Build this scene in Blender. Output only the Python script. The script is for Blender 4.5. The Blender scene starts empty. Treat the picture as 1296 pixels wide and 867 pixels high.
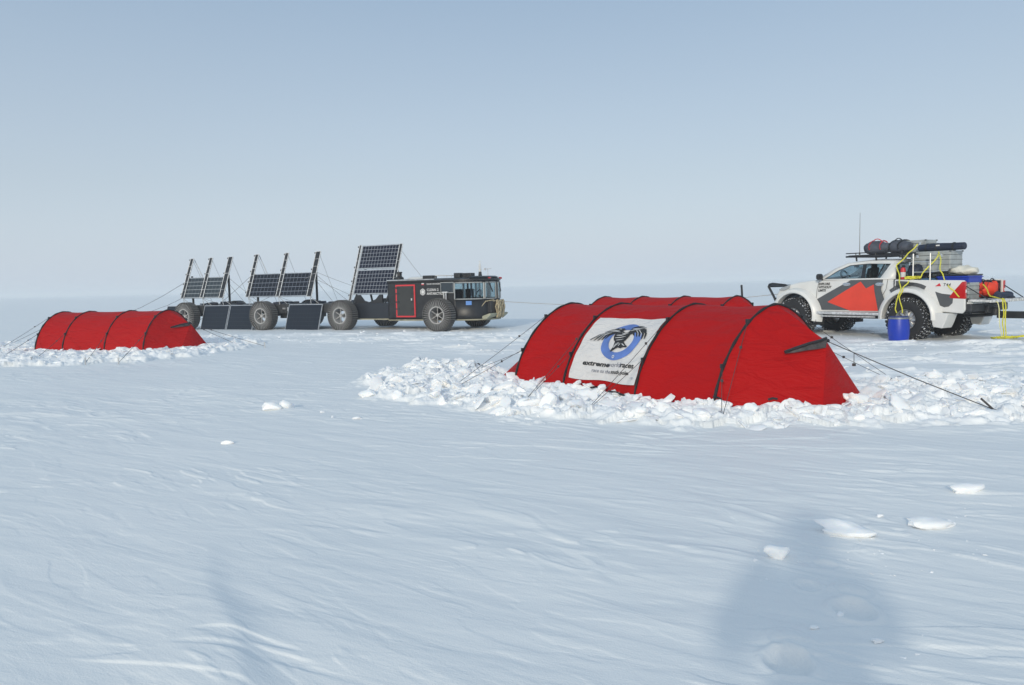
import bpy, math, random
import numpy as np
from mathutils import Vector, Matrix
random.seed(7); rng = np.random.default_rng(11)
PI = math.pi; K = .9375; EYE = 1.5
scene = bpy.context.scene; COL = scene.collection

# ---------------------------------------------------------------- camera
F_ = 1000.; CX = 648.; CY = 433.5; ROLL = math.radians(1.31); PITCH = math.atan(72/1000)
fw_ = np.array([0, math.cos(PITCH), -math.sin(PITCH)]); r0 = np.array([1, 0, 0.]); u0 = np.array([0, math.sin(PITCH), math.cos(PITCH)])
R_ = math.cos(ROLL)*r0 - math.sin(ROLL)*u0; U_ = math.sin(ROLL)*r0 + math.cos(ROLL)*u0
cam = bpy.data.cameras.new('camera'); camo = bpy.data.objects.new('camera', cam); COL.objects.link(camo)
cam.sensor_width = 36; cam.lens = 36*F_/1296; cam.clip_start = .02; cam.clip_end = 300000
M = Matrix.Identity(4)
for i in range(3):
    M[i][0] = R_[i]; M[i][1] = U_[i]; M[i][2] = -fw_[i]
M[2][3] = EYE; camo.matrix_world = M; scene.camera = camo
O_ = np.array([0, 0, EYE])
def ray(px, py): return fw_ + R_*(px-CX)/F_ - U_*(py-CY)/F_
def G(px, py, z=0.):
    d = ray(px, py); t = (z-EYE)/d[2]; p = O_+d*t; return Vector(p)
class Frame:
    def __init__(s, x, y, rot, z=0.):
        s.o = np.array([x, y, z]); s.rot = rot; s.ax = {'x': np.array([math.cos(rot), math.sin(rot), 0]), 'y': np.array([-math.sin(rot), math.cos(rot), 0]), 'z': np.array([0, 0, 1.])}
    def at(s, px, py, ax, val):
        d = ray(px, py); n = s.ax[ax]; t = (val-(O_-s.o)@n)/(d@n); P = O_+d*t-s.o
        return Vector((P@s.ax['x'], P@s.ax['y'], P[2]))
    def loc(s, P):
        P = np.array(P)-s.o; return Vector((P@s.ax['x'], P@s.ax['y'], P[2]))
    def w(s, p):
        return Vector(s.o + s.ax['x']*p[0] + s.ax['y']*p[1] + s.ax['z']*p[2])

# ---------------------------------------------------------------- materials
MATS = {}
def mat(name, col, rough=.6, metal=0., spec=.5, bump=0., bscale=40., var=0., vscale=3., trans=0., alpha=1., coat=0., sheen=0., col2=None, ior=None, stretch=None):
    if name in MATS: return MATS[name]
    m = bpy.data.materials.new(name); m.use_nodes = True; nt = m.node_tree; b = nt.nodes['Principled BSDF']
    b.inputs['Base Color'].default_value = (*col, 1); b.inputs['Roughness'].default_value = rough; b.inputs['Metallic'].default_value = metal
    b.inputs['Specular IOR Level'].default_value = spec; b.inputs['Transmission Weight'].default_value = trans
    b.inputs['Alpha'].default_value = alpha; b.inputs['Coat Weight'].default_value = coat; b.inputs['Sheen Weight'].default_value = sheen
    if ior: b.inputs['IOR'].default_value = ior
    tc = nt.nodes.new('ShaderNodeTexCoord'); src = tc.outputs['Object']
    if stretch:
        mp = nt.nodes.new('ShaderNodeMapping'); mp.inputs['Scale'].default_value = stretch; nt.links.new(src, mp.inputs[0]); src = mp.outputs[0]
    if var or col2:
        n = nt.nodes.new('ShaderNodeTexNoise'); n.inputs['Scale'].default_value = vscale; n.inputs['Detail'].default_value = 5; nt.links.new(src, n.inputs['Vector'])
        cr = nt.nodes.new('ShaderNodeValToRGB'); c2 = col2 or tuple(min(1, c*(1+var)) for c in col); c1 = col if col2 else tuple(c*(1-var) for c in col)
        cr.color_ramp.elements[0].position = .38; cr.color_ramp.elements[1].position = .62
        cr.color_ramp.elements[0].color = (*c1, 1); cr.color_ramp.elements[1].color = (*c2, 1)
        nt.links.new(n.outputs['Fac'], cr.inputs[0]); nt.links.new(cr.outputs[0], b.inputs['Base Color'])
    if bump:
        n = nt.nodes.new('ShaderNodeTexNoise'); n.inputs['Scale'].default_value = bscale; n.inputs['Detail'].default_value = 4; nt.links.new(src, n.inputs['Vector'])
        bp = nt.nodes.new('ShaderNodeBump'); bp.inputs['Strength'].default_value = bump; bp.inputs['Distance'].default_value = .02
        nt.links.new(n.outputs['Fac'], bp.inputs['Height']); nt.links.new(bp.outputs[0], b.inputs['Normal'])
    MATS[name] = m; return m
BLACK = mat('black_paint', (.014, .015, .018), .42, var=.25, vscale=6)
DARK = mat('dark_metal', (.03, .032, .036), .55, var=.3, vscale=9)
RUBBER = mat('rubber', (.018, .018, .02), .85, bump=.3)
ALU = mat('aluminium', (.55, .56, .57), .38, .75, var=.12, vscale=8)
STEEL = mat('weathered_aluminium', (.58, .59, .6), .5, .15, var=.2, vscale=20)
ROPE = mat('dark_cord', (.06, .055, .055), .8)
ROPEG = mat('grey_cord', (.22, .22, .22), .8)
WHITE = mat('white_paint', (.72, .72, .70), .35, coat=.3, var=.04, vscale=2)
OFFW = mat('white_plastic', (.7, .7, .68), .5)
GREY = mat('grey_decal', (.085, .09, .095), .45, var=.06)
REDD = mat('red_decal', (.75, .055, .025), .4, var=.04)
REDP = mat('red_paint', (.62, .03, .04), .45)
BLUE = mat('blue_plastic', (.008, .04, .42), .38, var=.06)
BLUE2 = mat('pale_blue_sticker', (.1, .25, .6), .5)
YEL = mat('yellow_webbing', (.72, .68, .06), .75, bump=.4, bscale=120, var=.12, vscale=20)
YELP = mat('bleached_webbing', (.78, .76, .38), .8)
LIGHTR = mat('red_lens', (.5, .01, .012), .12, coat=.6)
CHROME = mat('chrome', (.7, .7, .7), .18, .95)
SLATE = mat('slate_canvas', (.07, .08, .105), .8, bump=.7, bscale=22, var=.25, vscale=5)
NAVY = mat('navy_nylon', (.012, .02, .045), .65, bump=.7, bscale=18, var=.3)
ORANGE = mat('orange_nylon', (.85, .055, .015), .6, bump=.6, bscale=14, var=.12)
SACK = mat('white_sackcloth', (.7, .68, .6), .85, bump=.8, bscale=14, var=.08)
BEIGE = mat('beige_rope', (.45, .38, .25), .9, bump=1, bscale=60, var=.3, vscale=30)
OLIVE = mat('khaki_plate', (.36, .36, .27), .7, var=.15)
GLASS = mat('tinted_glass', (.22, .36, .40), .03, trans=1., ior=1.15, alpha=.75)
GLASSD = mat('dark_glass', (.02, .03, .04), .08, coat=.5)
INK = mat('black_print', (.02, .02, .022), .7)
INKB = mat('blue_print', (.11, .2, .52), .7, var=.18, vscale=3)
INKG = mat('grey_print', (.10, .11, .17), .7)
SNOWP = mat('white_print', (.66, .66, .66), .6)

def red_fabric():
    m = mat('red_tent_fabric', (.50, .008, .009), .55, spec=.10, trans=0.)
    nt = m.node_tree; b = nt.nodes['Principled BSDF']; tc = nt.nodes.new('ShaderNodeTexCoord')
    mp = nt.nodes.new('ShaderNodeMapping'); mp.inputs['Scale'].default_value = (1.2, 2.2, 5.); mp.inputs['Rotation'].default_value = (0, .35, .2)
    nt.links.new(tc.outputs['Object'], mp.inputs[0])
    n = nt.nodes.new('ShaderNodeTexNoise'); n.inputs['Scale'].default_value = 1.6; n.inputs['Detail'].default_value = 6; n.inputs['Distortion'].default_value = .8
    n2 = nt.nodes.new('ShaderNodeTexNoise'); n2.inputs['Scale'].default_value = 90; n2.inputs['Detail'].default_value = 2
    nt.links.new(mp.outputs[0], n.inputs['Vector']); nt.links.new(tc.outputs['Object'], n2.inputs['Vector'])
    b1 = nt.nodes.new('ShaderNodeBump'); b1.inputs['Strength'].default_value = .9; b1.inputs['Distance'].default_value = .06
    b2 = nt.nodes.new('ShaderNodeBump'); b2.inputs['Strength'].default_value = .12; b2.inputs['Distance'].default_value = .01
    nt.links.new(n.outputs['Fac'], b1.inputs['Height']); nt.links.new(n2.outputs['Fac'], b2.inputs['Height']); nt.links.new(b1.outputs[0], b2.inputs['Normal'])
    nt.links.new(b2.outputs[0], b.inputs['Normal'])
    tr = nt.nodes.new('ShaderNodeBsdfTranslucent'); tr.inputs['Color'].default_value = (.75, .03, .004, 1)
    mx = nt.nodes.new('ShaderNodeMixShader'); mx.inputs[0].default_value = .2
    nt.links.new(b.outputs[0], mx.inputs[1]); nt.links.new(tr.outputs[0], mx.inputs[2])
    nt.links.new(mx.outputs[0], nt.nodes['Material Output'].inputs['Surface'])
    return m
REDF = red_fabric()
def banner_mat():
    m = mat('banner_cloth', (.67, .655, .65), .8, spec=.1)
    nt = m.node_tree; b = nt.nodes['Principled BSDF']; tc = nt.nodes.new('ShaderNodeTexCoord')
    n = nt.nodes.new('ShaderNodeTexNoise'); n.inputs['Scale'].default_value = 5; n.inputs['Detail'].default_value = 5; n.inputs['Distortion'].default_value = 1.
    mp = nt.nodes.new('ShaderNodeMapping'); mp.inputs['Scale'].default_value = (1, 2.2, 2.2); nt.links.new(tc.outputs['Object'], mp.inputs[0]); nt.links.new(mp.outputs[0], n.inputs['Vector'])
    b1 = nt.nodes.new('ShaderNodeBump'); b1.inputs['Strength'].default_value = .8; b1.inputs['Distance'].default_value = .04
    nt.links.new(n.outputs['Fac'], b1.inputs['Height']); nt.links.new(b1.outputs[0], b.inputs['Normal'])
    return m
BANNER = banner_mat()
def cell_mat(name, base, line, w, dash, rough=.18):
    m = bpy.data.materials.new(name); m.use_nodes = True; nt = m.node_tree; b = nt.nodes['Principled BSDF']
    b.inputs['Roughness'].default_value = rough; b.inputs['Specular IOR Level'].default_value = .35
    uv = nt.nodes.new('ShaderNodeUVMap'); sx = nt.nodes.new('ShaderNodeSeparateXYZ'); nt.links.new(uv.outputs[0], sx.inputs[0])
    def mth(op, a, bb=None):
        n = nt.nodes.new('ShaderNodeMath'); n.operation = op
        for i, v in enumerate((a, bb)):
            if v is None: continue
            if isinstance(v, (int, float)): n.inputs[i].default_value = v
            else: nt.links.new(v, n.inputs[i])
        return n.outputs[0]
    outs = []
    for ax in 'XY':
        fr = mth('FRACT', sx.outputs[ax]); d = mth('ABSOLUTE', mth('SUBTRACT', fr, .5)); outs.append(mth('GREATER_THAN', d, .5-w))
    lx = mth('MULTIPLY', outs[0], dash)
    f = mth('MINIMUM', mth('MAXIMUM', lx, outs[1]), 1.)
    n = nt.nodes.new('ShaderNodeTexNoise'); n.inputs['Scale'].default_value = 1.3; nt.links.new(uv.outputs[0], n.inputs['Vector'])
    mx = nt.nodes.new('ShaderNodeMix'); mx.data_type = 'RGBA'; mx.inputs[6].default_value = (*base, 1); mx.inputs[7].default_value = (*line, 1); nt.links.new(f, mx.inputs[0])
    nt.links.new(mx.outputs[2], b.inputs['Base Color']); MATS[name] = m; return m
CELL = cell_mat('solar_cells', (.006, .008, .022), (.36, .38, .42), .04, 1.)
CELLM = cell_mat('dim_solar_cells', (.008, .010, .018), (.20, .22, .26), .045, .6)
CELLG = cell_mat('grey_solar_cells', (.03, .04, .05), (.32, .35, .37), .06, .25, .3)
CELLD = cell_mat('dark_solar_cells', (.010, .014, .024), (.03, .04, .05), .03, .5, .3)

def tyre_mat():
    m = mat('snowy_tyre_rubber', (.014, .014, .015), .8, bump=.4, bscale=60)
    nt = m.node_tree; b = nt.nodes['Principled BSDF']; n = nt.nodes.new('ShaderNodeTexNoise'); n.inputs['Scale'].default_value = 26; n.inputs['Detail'].default_value = 3
    tc = nt.nodes.new('ShaderNodeTexCoord'); nt.links.new(tc.outputs['Object'], n.inputs['Vector'])
    cr = nt.nodes.new('ShaderNodeValToRGB'); cr.color_ramp.elements[0].position = .56; cr.color_ramp.elements[1].position = .62
    cr.color_ramp.elements[0].color = (.014, .014, .015, 1); cr.color_ramp.elements[1].color = (.7, .72, .75, 1)
    nt.links.new(n.outputs['Fac'], cr.inputs[0]); nt.links.new(cr.outputs[0], b.inputs['Base Color']); return m
SNOWTYRE = tyre_mat()
FIN = mat('dusty_grey_spring', (.42, .41, .40), .7, .1, var=.2, vscale=30)

def snow_mat(name, rough_amt=1.):
    m = bpy.data.materials.new(name); m.use_nodes = True; nt = m.node_tree; b = nt.nodes['Principled BSDF']
    b.inputs['Roughness'].default_value = .55; b.inputs['Specular IOR Level'].default_value = .25
    tc = nt.nodes.new('ShaderNodeTexCoord')
    n0 = nt.nodes.new('ShaderNodeTexNoise'); n0.inputs['Scale'].default_value = .5; n0.inputs['Detail'].default_value = 6
    cr = nt.nodes.new('ShaderNodeValToRGB'); cr.color_ramp.elements[0].position = .3; cr.color_ramp.elements[1].position = .7
    cr.color_ramp.elements[0].color = (.84, .87, .90, 1); cr.color_ramp.elements[1].color = (.88, .895, .91, 1)
    nt.links.new(tc.outputs['Object'], n0.inputs['Vector']); nt.links.new(n0.outputs['Fac'], cr.inputs[0]); nt.links.new(cr.outputs[0], b.inputs['Base Color'])
    def noise(sc, det, rot=None, stretch=None, dist=0.):
        n = nt.nodes.new('ShaderNodeTexNoise'); n.inputs['Scale'].default_value = sc; n.inputs['Detail'].default_value = det; n.inputs['Distortion'].default_value = dist
        mp = nt.nodes.new('ShaderNodeMapping')
        if rot is not None: mp.vector_type = 'TEXTURE'; mp.inputs['Rotation'].default_value = (0, 0, rot); mp.inputs['Scale'].default_value = stretch
        nt.links.new(tc.outputs['Object'], mp.inputs[0]); nt.links.new(mp.outputs[0], n.inputs['Vector']); return n.outputs['Fac']
    prev = None
    for h, st, d in ((noise(110, 3), .45*rough_amt, .004), (noise(2.2, 8, -.62, (3.2, .6, 1), .6), .5*rough_amt, .035), (noise(9, 6, -.4, (3., .8, 1), .4), .5*rough_amt, .012)):
        bp = nt.nodes.new('ShaderNodeBump'); bp.inputs['Strength'].default_value = st; bp.inputs['Distance'].default_value = d
        nt.links.new(h, bp.inputs['Height'])
        if prev: nt.links.new(prev, bp.inputs['Normal'])
        prev = bp.outputs[0]
    nt.links.new(prev, b.inputs['Normal']); return m
SNOW = snow_mat('snow')
for n_ in SNOW.node_tree.nodes:
    if n_.type == 'VALTORGB': n_.color_ramp.elements[0].color = (.825, .845, .848, 1); n_.color_ramp.elements[1].color = (.865, .875, .872, 1); cr0_ = n_
    if n_.type == 'BSDF_PRINCIPLED': bs0_ = n_
an_ = SNOW.node_tree.nodes.new('ShaderNodeAttribute'); an_.attribute_name = 'broken'; mxs = SNOW.node_tree.nodes.new('ShaderNodeMix'); mxs.data_type = 'RGBA'; mxs.inputs[7].default_value = (.94, .945, .945, 1)
SNOW.node_tree.links.new(an_.outputs['Fac'], mxs.inputs[0]); SNOW.node_tree.links.new(cr0_.outputs[0], mxs.inputs[6]); SNOW.node_tree.links.new(mxs.outputs[2], bs0_.inputs['Base Color'])
SNOWC = snow_mat('broken_snow', .7)
for n_ in SNOWC.node_tree.nodes:
    if n_.type == 'VALTORGB': n_.color_ramp.elements[0].color = (.92, .93, .94, 1); n_.color_ramp.elements[1].color = (.95, .955, .955, 1)
    if n_.type == 'BSDF_PRINCIPLED': n_.inputs['Subsurface Weight'].default_value = .35; n_.inputs['Subsurface Radius'].default_value = (.05, .06, .07); n_.inputs['Subsurface Scale'].default_value = .6

# ---------------------------------------------------------------- mesh builder
class MB:
    def __init__(s): s.v = []; s.f = []; s.m = []; s.uv = {}
    def add(s, vs, fs, mi=0):
        o = len(s.v); s.v += [tuple(v) for v in vs]
        for f in fs: s.f.append(tuple(i+o for i in f)); s.m.append(mi)
        return s
    def box(s, c, size, rot=None, mi=0):
        x, y, z = (a/2 for a in size); vs = [Vector((i*x, j*y, k*z)) for k in (-1, 1) for j in (-1, 1) for i in (-1, 1)]
        if rot is not None: vs = [rot @ v for v in vs]
        vs = [v+Vector(c) for v in vs]
        return s.add(vs, [(0, 2, 3, 1), (4, 5, 7, 6), (0, 1, 5, 4), (2, 6, 7, 3), (0, 4, 6, 2), (1, 3, 7, 5)], mi)
    def bb(s, x0, x1, y0, y1, z0, z1, mi=0): return s.box(((x0+x1)/2, (y0+y1)/2, (z0+z1)/2), (abs(x1-x0), abs(y1-y0), abs(z1-z0)), None, mi)
    def loft(s, rings, closed=True, caps=True, mi=0):
        n = len(rings[0]); vs = [p for r in rings for p in r]; fs = []
        for k in range(len(rings)-1):
            for i in range(n if closed else n-1):
                j = (i+1) % n; fs.append((k*n+i, k*n+j, (k+1)*n+j, (k+1)*n+i))
        if caps and closed: fs.append(tuple(range(n-1, -1, -1))); fs.append(tuple((len(rings)-1)*n+i for i in range(n)))
        return s.add(vs, fs, mi)
    def tube(s, path, r, n=8, mi=0, closed=False):
        path = [Vector(p) for p in path]; rings = []; L = len(path); up = None
        for i, p in enumerate(path):
            if closed: t = (path[(i+1) % L]-path[i-1])
            else: t = path[min(i+1, L-1)]-path[max(i-1, 0)]
            t = t.normalized() if t.length > 1e-9 else Vector((0, 0, 1))
            if up is None: a = t.cross(Vector((0, 0, 1)) if abs(t.z) < .9 else Vector((1, 0, 0)))
            else: a = up-t*up.dot(t)
            if a.length < 1e-5: a = t.orthogonal()
            a.normalize(); b = a.cross(t).normalized(); up = a
            rr = r[i] if isinstance(r, (list, tuple)) else r
            rings.append([p+a*math.cos(2*PI*k/n)*rr+b*math.sin(2*PI*k/n)*rr for k in range(n)])
        if closed: rings.append(rings[0])
        return s.loft(rings, True, not closed, mi)
    def strip(s, path, w, t, nrm=None, mi=0):      # a flat band along a path, w wide and t thick
        path = [Vector(p) for p in path]; rings = []
        for i, p in enumerate(path):
            d = (path[min(i+1, len(path)-1)]-path[max(i-1, 0)]).normalized(); a = d.cross(Vector(nrm or (0, 1, 0)))
            if a.length < .05: a = d.orthogonal()
            a.normalize(); b = a.cross(d).normalized()
            rings.append([p+a*w/2+b*t/2, p-a*w/2+b*t/2, p-a*w/2-b*t/2, p+a*w/2-b*t/2])
        return s.loft(rings, True, True, mi)
    def prism(s, pts, a, b, ax='y', mi=0):
        def P(q, h): return {'y': (q[0], h, q[1]), 'z': (q[0], q[1], h), 'x': (h, q[0], q[1])}[ax]
        return s.loft([[P(q, a) for q in pts], [P(q, b) for q in pts]], True, True, mi)
    def lathe(s, prof, n=24, c=(0, 0, 0), ax='z', mi=0, close=False):
        c = Vector(c); rings = []
        for r, h in prof:
            ring = []
            for k in range(n):
                a = 2*PI*k/n; p = {'z': (r*math.cos(a), r*math.sin(a), h), 'y': (r*math.cos(a), h, r*math.sin(a)), 'x': (h, r*math.cos(a), r*math.sin(a))}[ax]
                ring.append(c+Vector(p))
            rings.append(ring)
        if close: rings.append(rings[0])
        return s.loft(rings, True, not close, mi)
    def ell(s, c, r, n=14, m=9, rot=None, mi=0, noise=0., seed=0, pw=1.):
        c = Vector(c); rings = []; rd = random.Random(seed)
        for i in range(1, m):
            ph = PI*i/m; ring = []
            for k in range(n):
                a = 2*PI*k/n
                q = [math.sin(ph)*math.cos(a), math.sin(ph)*math.sin(a), math.cos(ph)]
                q = [math.copysign(abs(t)**pw, t) for t in q]; f = 1+noise*(rd.random()-.5)
                v = Vector((q[0]*r[0]*f, q[1]*r[1]*f, q[2]*r[2]*f))
                if rot is not None: v = rot @ v
                ring.append(c+v)
            rings.append(ring)
        return s.loft(rings, True, True, mi)
    def build(s, name, mats, parent=None, smooth=35, bevel=0., solid=0., sub=0, fix=True, sflip=0, weld=False):
        me = bpy.data.meshes.new(name); me.from_pydata(s.v, [], s.f)
        if not isinstance(mats, (list, tuple)): mats = [mats]
        for m in mats: me.materials.append(m)
        me.polygons.foreach_set('material_index', s.m)
        if fix:
            import bmesh
            bm = bmesh.new(); bm.from_mesh(me)
            if weld: bmesh.ops.remove_doubles(bm, verts=bm.verts, dist=.0005)
            bmesh.ops.recalc_face_normals(bm, faces=bm.faces); bm.to_mesh(me); bm.free()
        if smooth:
            me.polygons.foreach_set('use_smooth', [True]*len(me.polygons)); me.set_sharp_from_angle(angle=math.radians(smooth))
        me.update(); o = bpy.data.objects.new(name, me); COL.objects.link(o); o.parent = parent
        if solid: md = o.modifiers.new('s', 'SOLIDIFY'); md.thickness = solid; md.offset = sflip
        if bevel: md = o.modifiers.new('b', 'BEVEL'); md.width = bevel; md.segments = 2; md.limit_method = 'ANGLE'; md.angle_limit = .6
        if sub: md = o.modifiers.new('u', 'SUBSURF'); md.levels = sub; md.render_levels = sub
        return o
def tag(o, label=None, cat=None, group=None, kind=None):
    if label: o['label'] = label
    if cat: o['category'] = cat
    if group: o['group'] = group
    if kind: o['kind'] = kind
    return o
def empty(name, loc, rz=0., label=None, cat=None, group=None):
    o = bpy.data.objects.new(name, None); o.empty_display_size = .1; COL.objects.link(o); o.location = loc; o.rotation_euler = (0, 0, rz)
    return tag(o, label, cat, group)
def text(body, size, name, m, parent, fn, offset=0., align='LEFT', spacing=1., line=1., shear=0.):
    c = bpy.data.curves.new('t', 'FONT'); c.body = body; c.size = size; c.align_x = align; c.offset = offset; c.space_character = spacing; c.space_line = line; c.shear = shear; c.resolution_u = 4
    t = bpy.data.objects.new('t', c); COL.objects.link(t); dg = bpy.context.evaluated_depsgraph_get(); me = bpy.data.meshes.new_from_object(t.evaluated_get(dg)); bpy.data.objects.remove(t)
    for v in me.vertices: v.co = fn(v.co.x, v.co.y)
    me.materials.clear(); me.materials.append(m); o = bpy.data.objects.new(name, me); COL.objects.link(o); o.parent = parent; return o

# ---------------------------------------------------------------- ground
def vn(x, y, seed=0):
    xi = np.floor(x).astype(np.int64); yi = np.floor(y).astype(np.int64); fx = x-xi; fy = y-yi
    fx = fx*fx*fx*(fx*(fx*6-15)+10); fy = fy*fy*fy*(fy*(fy*6-15)+10)
    def h(a, b):
        n = (a*374761393 + b*668265263 + seed*1442695041) & 0xffffffff
        n = ((n ^ (n >> 13))*1274126177) & 0xffffffff; return ((n ^ (n >> 16)) & 0xffff)/65535.
    return (h(xi, yi)*(1-fx)+h(xi+1, yi)*fx)*(1-fy)+(h(xi, yi+1)*(1-fx)+h(xi+1, yi+1)*fx)*fy*1.
def fbm(x, y, o=4, seed=0, g=.5):
    s = 0; a = 1; t = 0
    for i in range(o): s = s+a*vn(x*2**i+17.3*i, y*2**i-9.1*i, seed+i); t += a; a *= g
    return s/t-.5
def ss(a, b, x): t = np.clip((x-a)/(b-a), 0, 1); return t*t*(3-2*t)
def inpoly(x, y, poly):
    r = np.zeros(x.shape, bool); n = len(poly)
    for i in range(n):
        x0, y0 = poly[i]; x1, y1 = poly[(i+1) % n]
        c = ((y0 > y) != (y1 > y)); r ^= c & (x < (x1-x0)*(y-y0)/((y1-y0) or 1e-9)+x0)
    return r
def dseg(x, y, P, Q):
    dx, dy = Q[0]-P[0], Q[1]-P[1]; t = np.clip(((x-P[0])*dx+(y-P[1])*dy)/(dx*dx+dy*dy), 0, 1)
    return np.hypot(x-P[0]-t*dx, y-P[1]-t*dy), t
def dpoly(x, y, poly):      # >0 outside
    d = np.full(x.shape, 1e9)
    for i in range(len(poly)): d = np.minimum(d, dseg(x, y, poly[i], poly[(i+1) % len(poly)])[0])
    return np.where(inpoly(x, y, poly), -d, d)
def gp(pts): return [tuple(G(*p)[:2]) for p in pts]

MAIN = Frame(1.032*K, 13.234*K, -.924); LEFT = Frame(-12.971*K, 22.965*K, -.223); REAR = Frame(2.35*K, 19.6*K, -.86)
TR = Frame(11.188*K, 21.085*K, PI-.991); RV = Frame(-2.688*K, 29.392*K, -.453)
def foot(fr, L, a): return [tuple(fr.w(p)[:2]) for p in ((-.6, -a, 0), (L+.2, -a, 0), (L+.9, -.4, 0), (L+.9, .5, 0), (L+.2, a, 0), (-.6, a, 0))]
FT = [(foot(MAIN, 3.67, 1.15), .07, .65), (foot(LEFT, 3.22, 1.08), .12, .95), (foot(REAR, 3.5, 1.12), .10, .8)]
DEB = [(gp([(462, 484), (500, 468), (560, 460), (625, 466), (655, 486), (700, 500), (770, 515), (860, 524), (900, 538), (860, 540), (760, 538), (690, 535), (640, 534), (590, 518), (520, 508), (480, 503)]), .10),
       (gp([(900, 520), (1000, 516), (1060, 502), (1090, 490), (1180, 478), (1290, 486), (1420, 500), (1420, 545), (1290, 534), (1200, 536), (1080, 540), (950, 545), (890, 536)]), .09),
       (gp([(-60, 445), (40, 432), (60, 446), (130, 452), (200, 448), (262, 430), (300, 428), (330, 434), (262, 452), (180, 458), (90, 462), (-60, 468)]), .10)]
ROUGH = [gp([(200, 425), (400, 421), (640, 412), (760, 420), (700, 450), (600, 455), (480, 436), (330, 432), (250, 436)]),
         gp([(960, 405), (1300, 405), (1500, 410), (1500, 560), (1050, 530), (1000, 450)])]
GUL = gp([(250, 676), (262, 700), (255, 735), (262, 757), (285, 790), (292, 830), (306, 880), (330, 960)])
PRINTS = [(1081, 774, .075, .040), (998, 840, .075, .045), (984, 704, .06, -.012), (1022, 742, .05, .015), (1081, 750, .065, -.028), (998, 812, .065, -.030), (1045, 715, .045, .012), (1100, 700, .05, -.012)]
BROKEN = {}
def slabs(x, y, cs, dens, seed, hmin, hmax, tilt):
    # broken crust: jittered cells, each present or not, with its own height and tilt
    xi = np.floor(x/cs); yi = np.floor(y/cs); bd = np.full(x.shape, 1e9); bx = np.zeros(x.shape); by = np.zeros(x.shape); bi = np.zeros(x.shape); bj = np.zeros(x.shape)
    def rnd(a, b, k):
        v = np.sin(a*127.1+b*311.7+k*74.7+seed)*43758.5453; return v-np.floor(v)
    for dx in (-1, 0, 1):
        for dy in (-1, 0, 1):
            a = xi+dx; b = yi+dy; cx = (a+rnd(a, b, 1))*cs; cy = (b+rnd(a, b, 2))*cs; d = (x-cx)**2+(y-cy)**2; m = d < bd
            bd = np.where(m, d, bd); bx = np.where(m, cx, bx); by = np.where(m, cy, by); bi = np.where(m, a, bi); bj = np.where(m, b, bj)
    on = dens(bx, by) > rnd(bi, bj, 3); hh = hmin+(hmax-hmin)*rnd(bi, bj, 4)**1.5; tx_ = (rnd(bi, bj, 5)-.5)*tilt; ty_ = (rnd(bi, bj, 6)-.65)*tilt
    return np.where(on, np.maximum(hh+(x-bx)*tx_+(y-by)*ty_, 0), 0)
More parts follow.
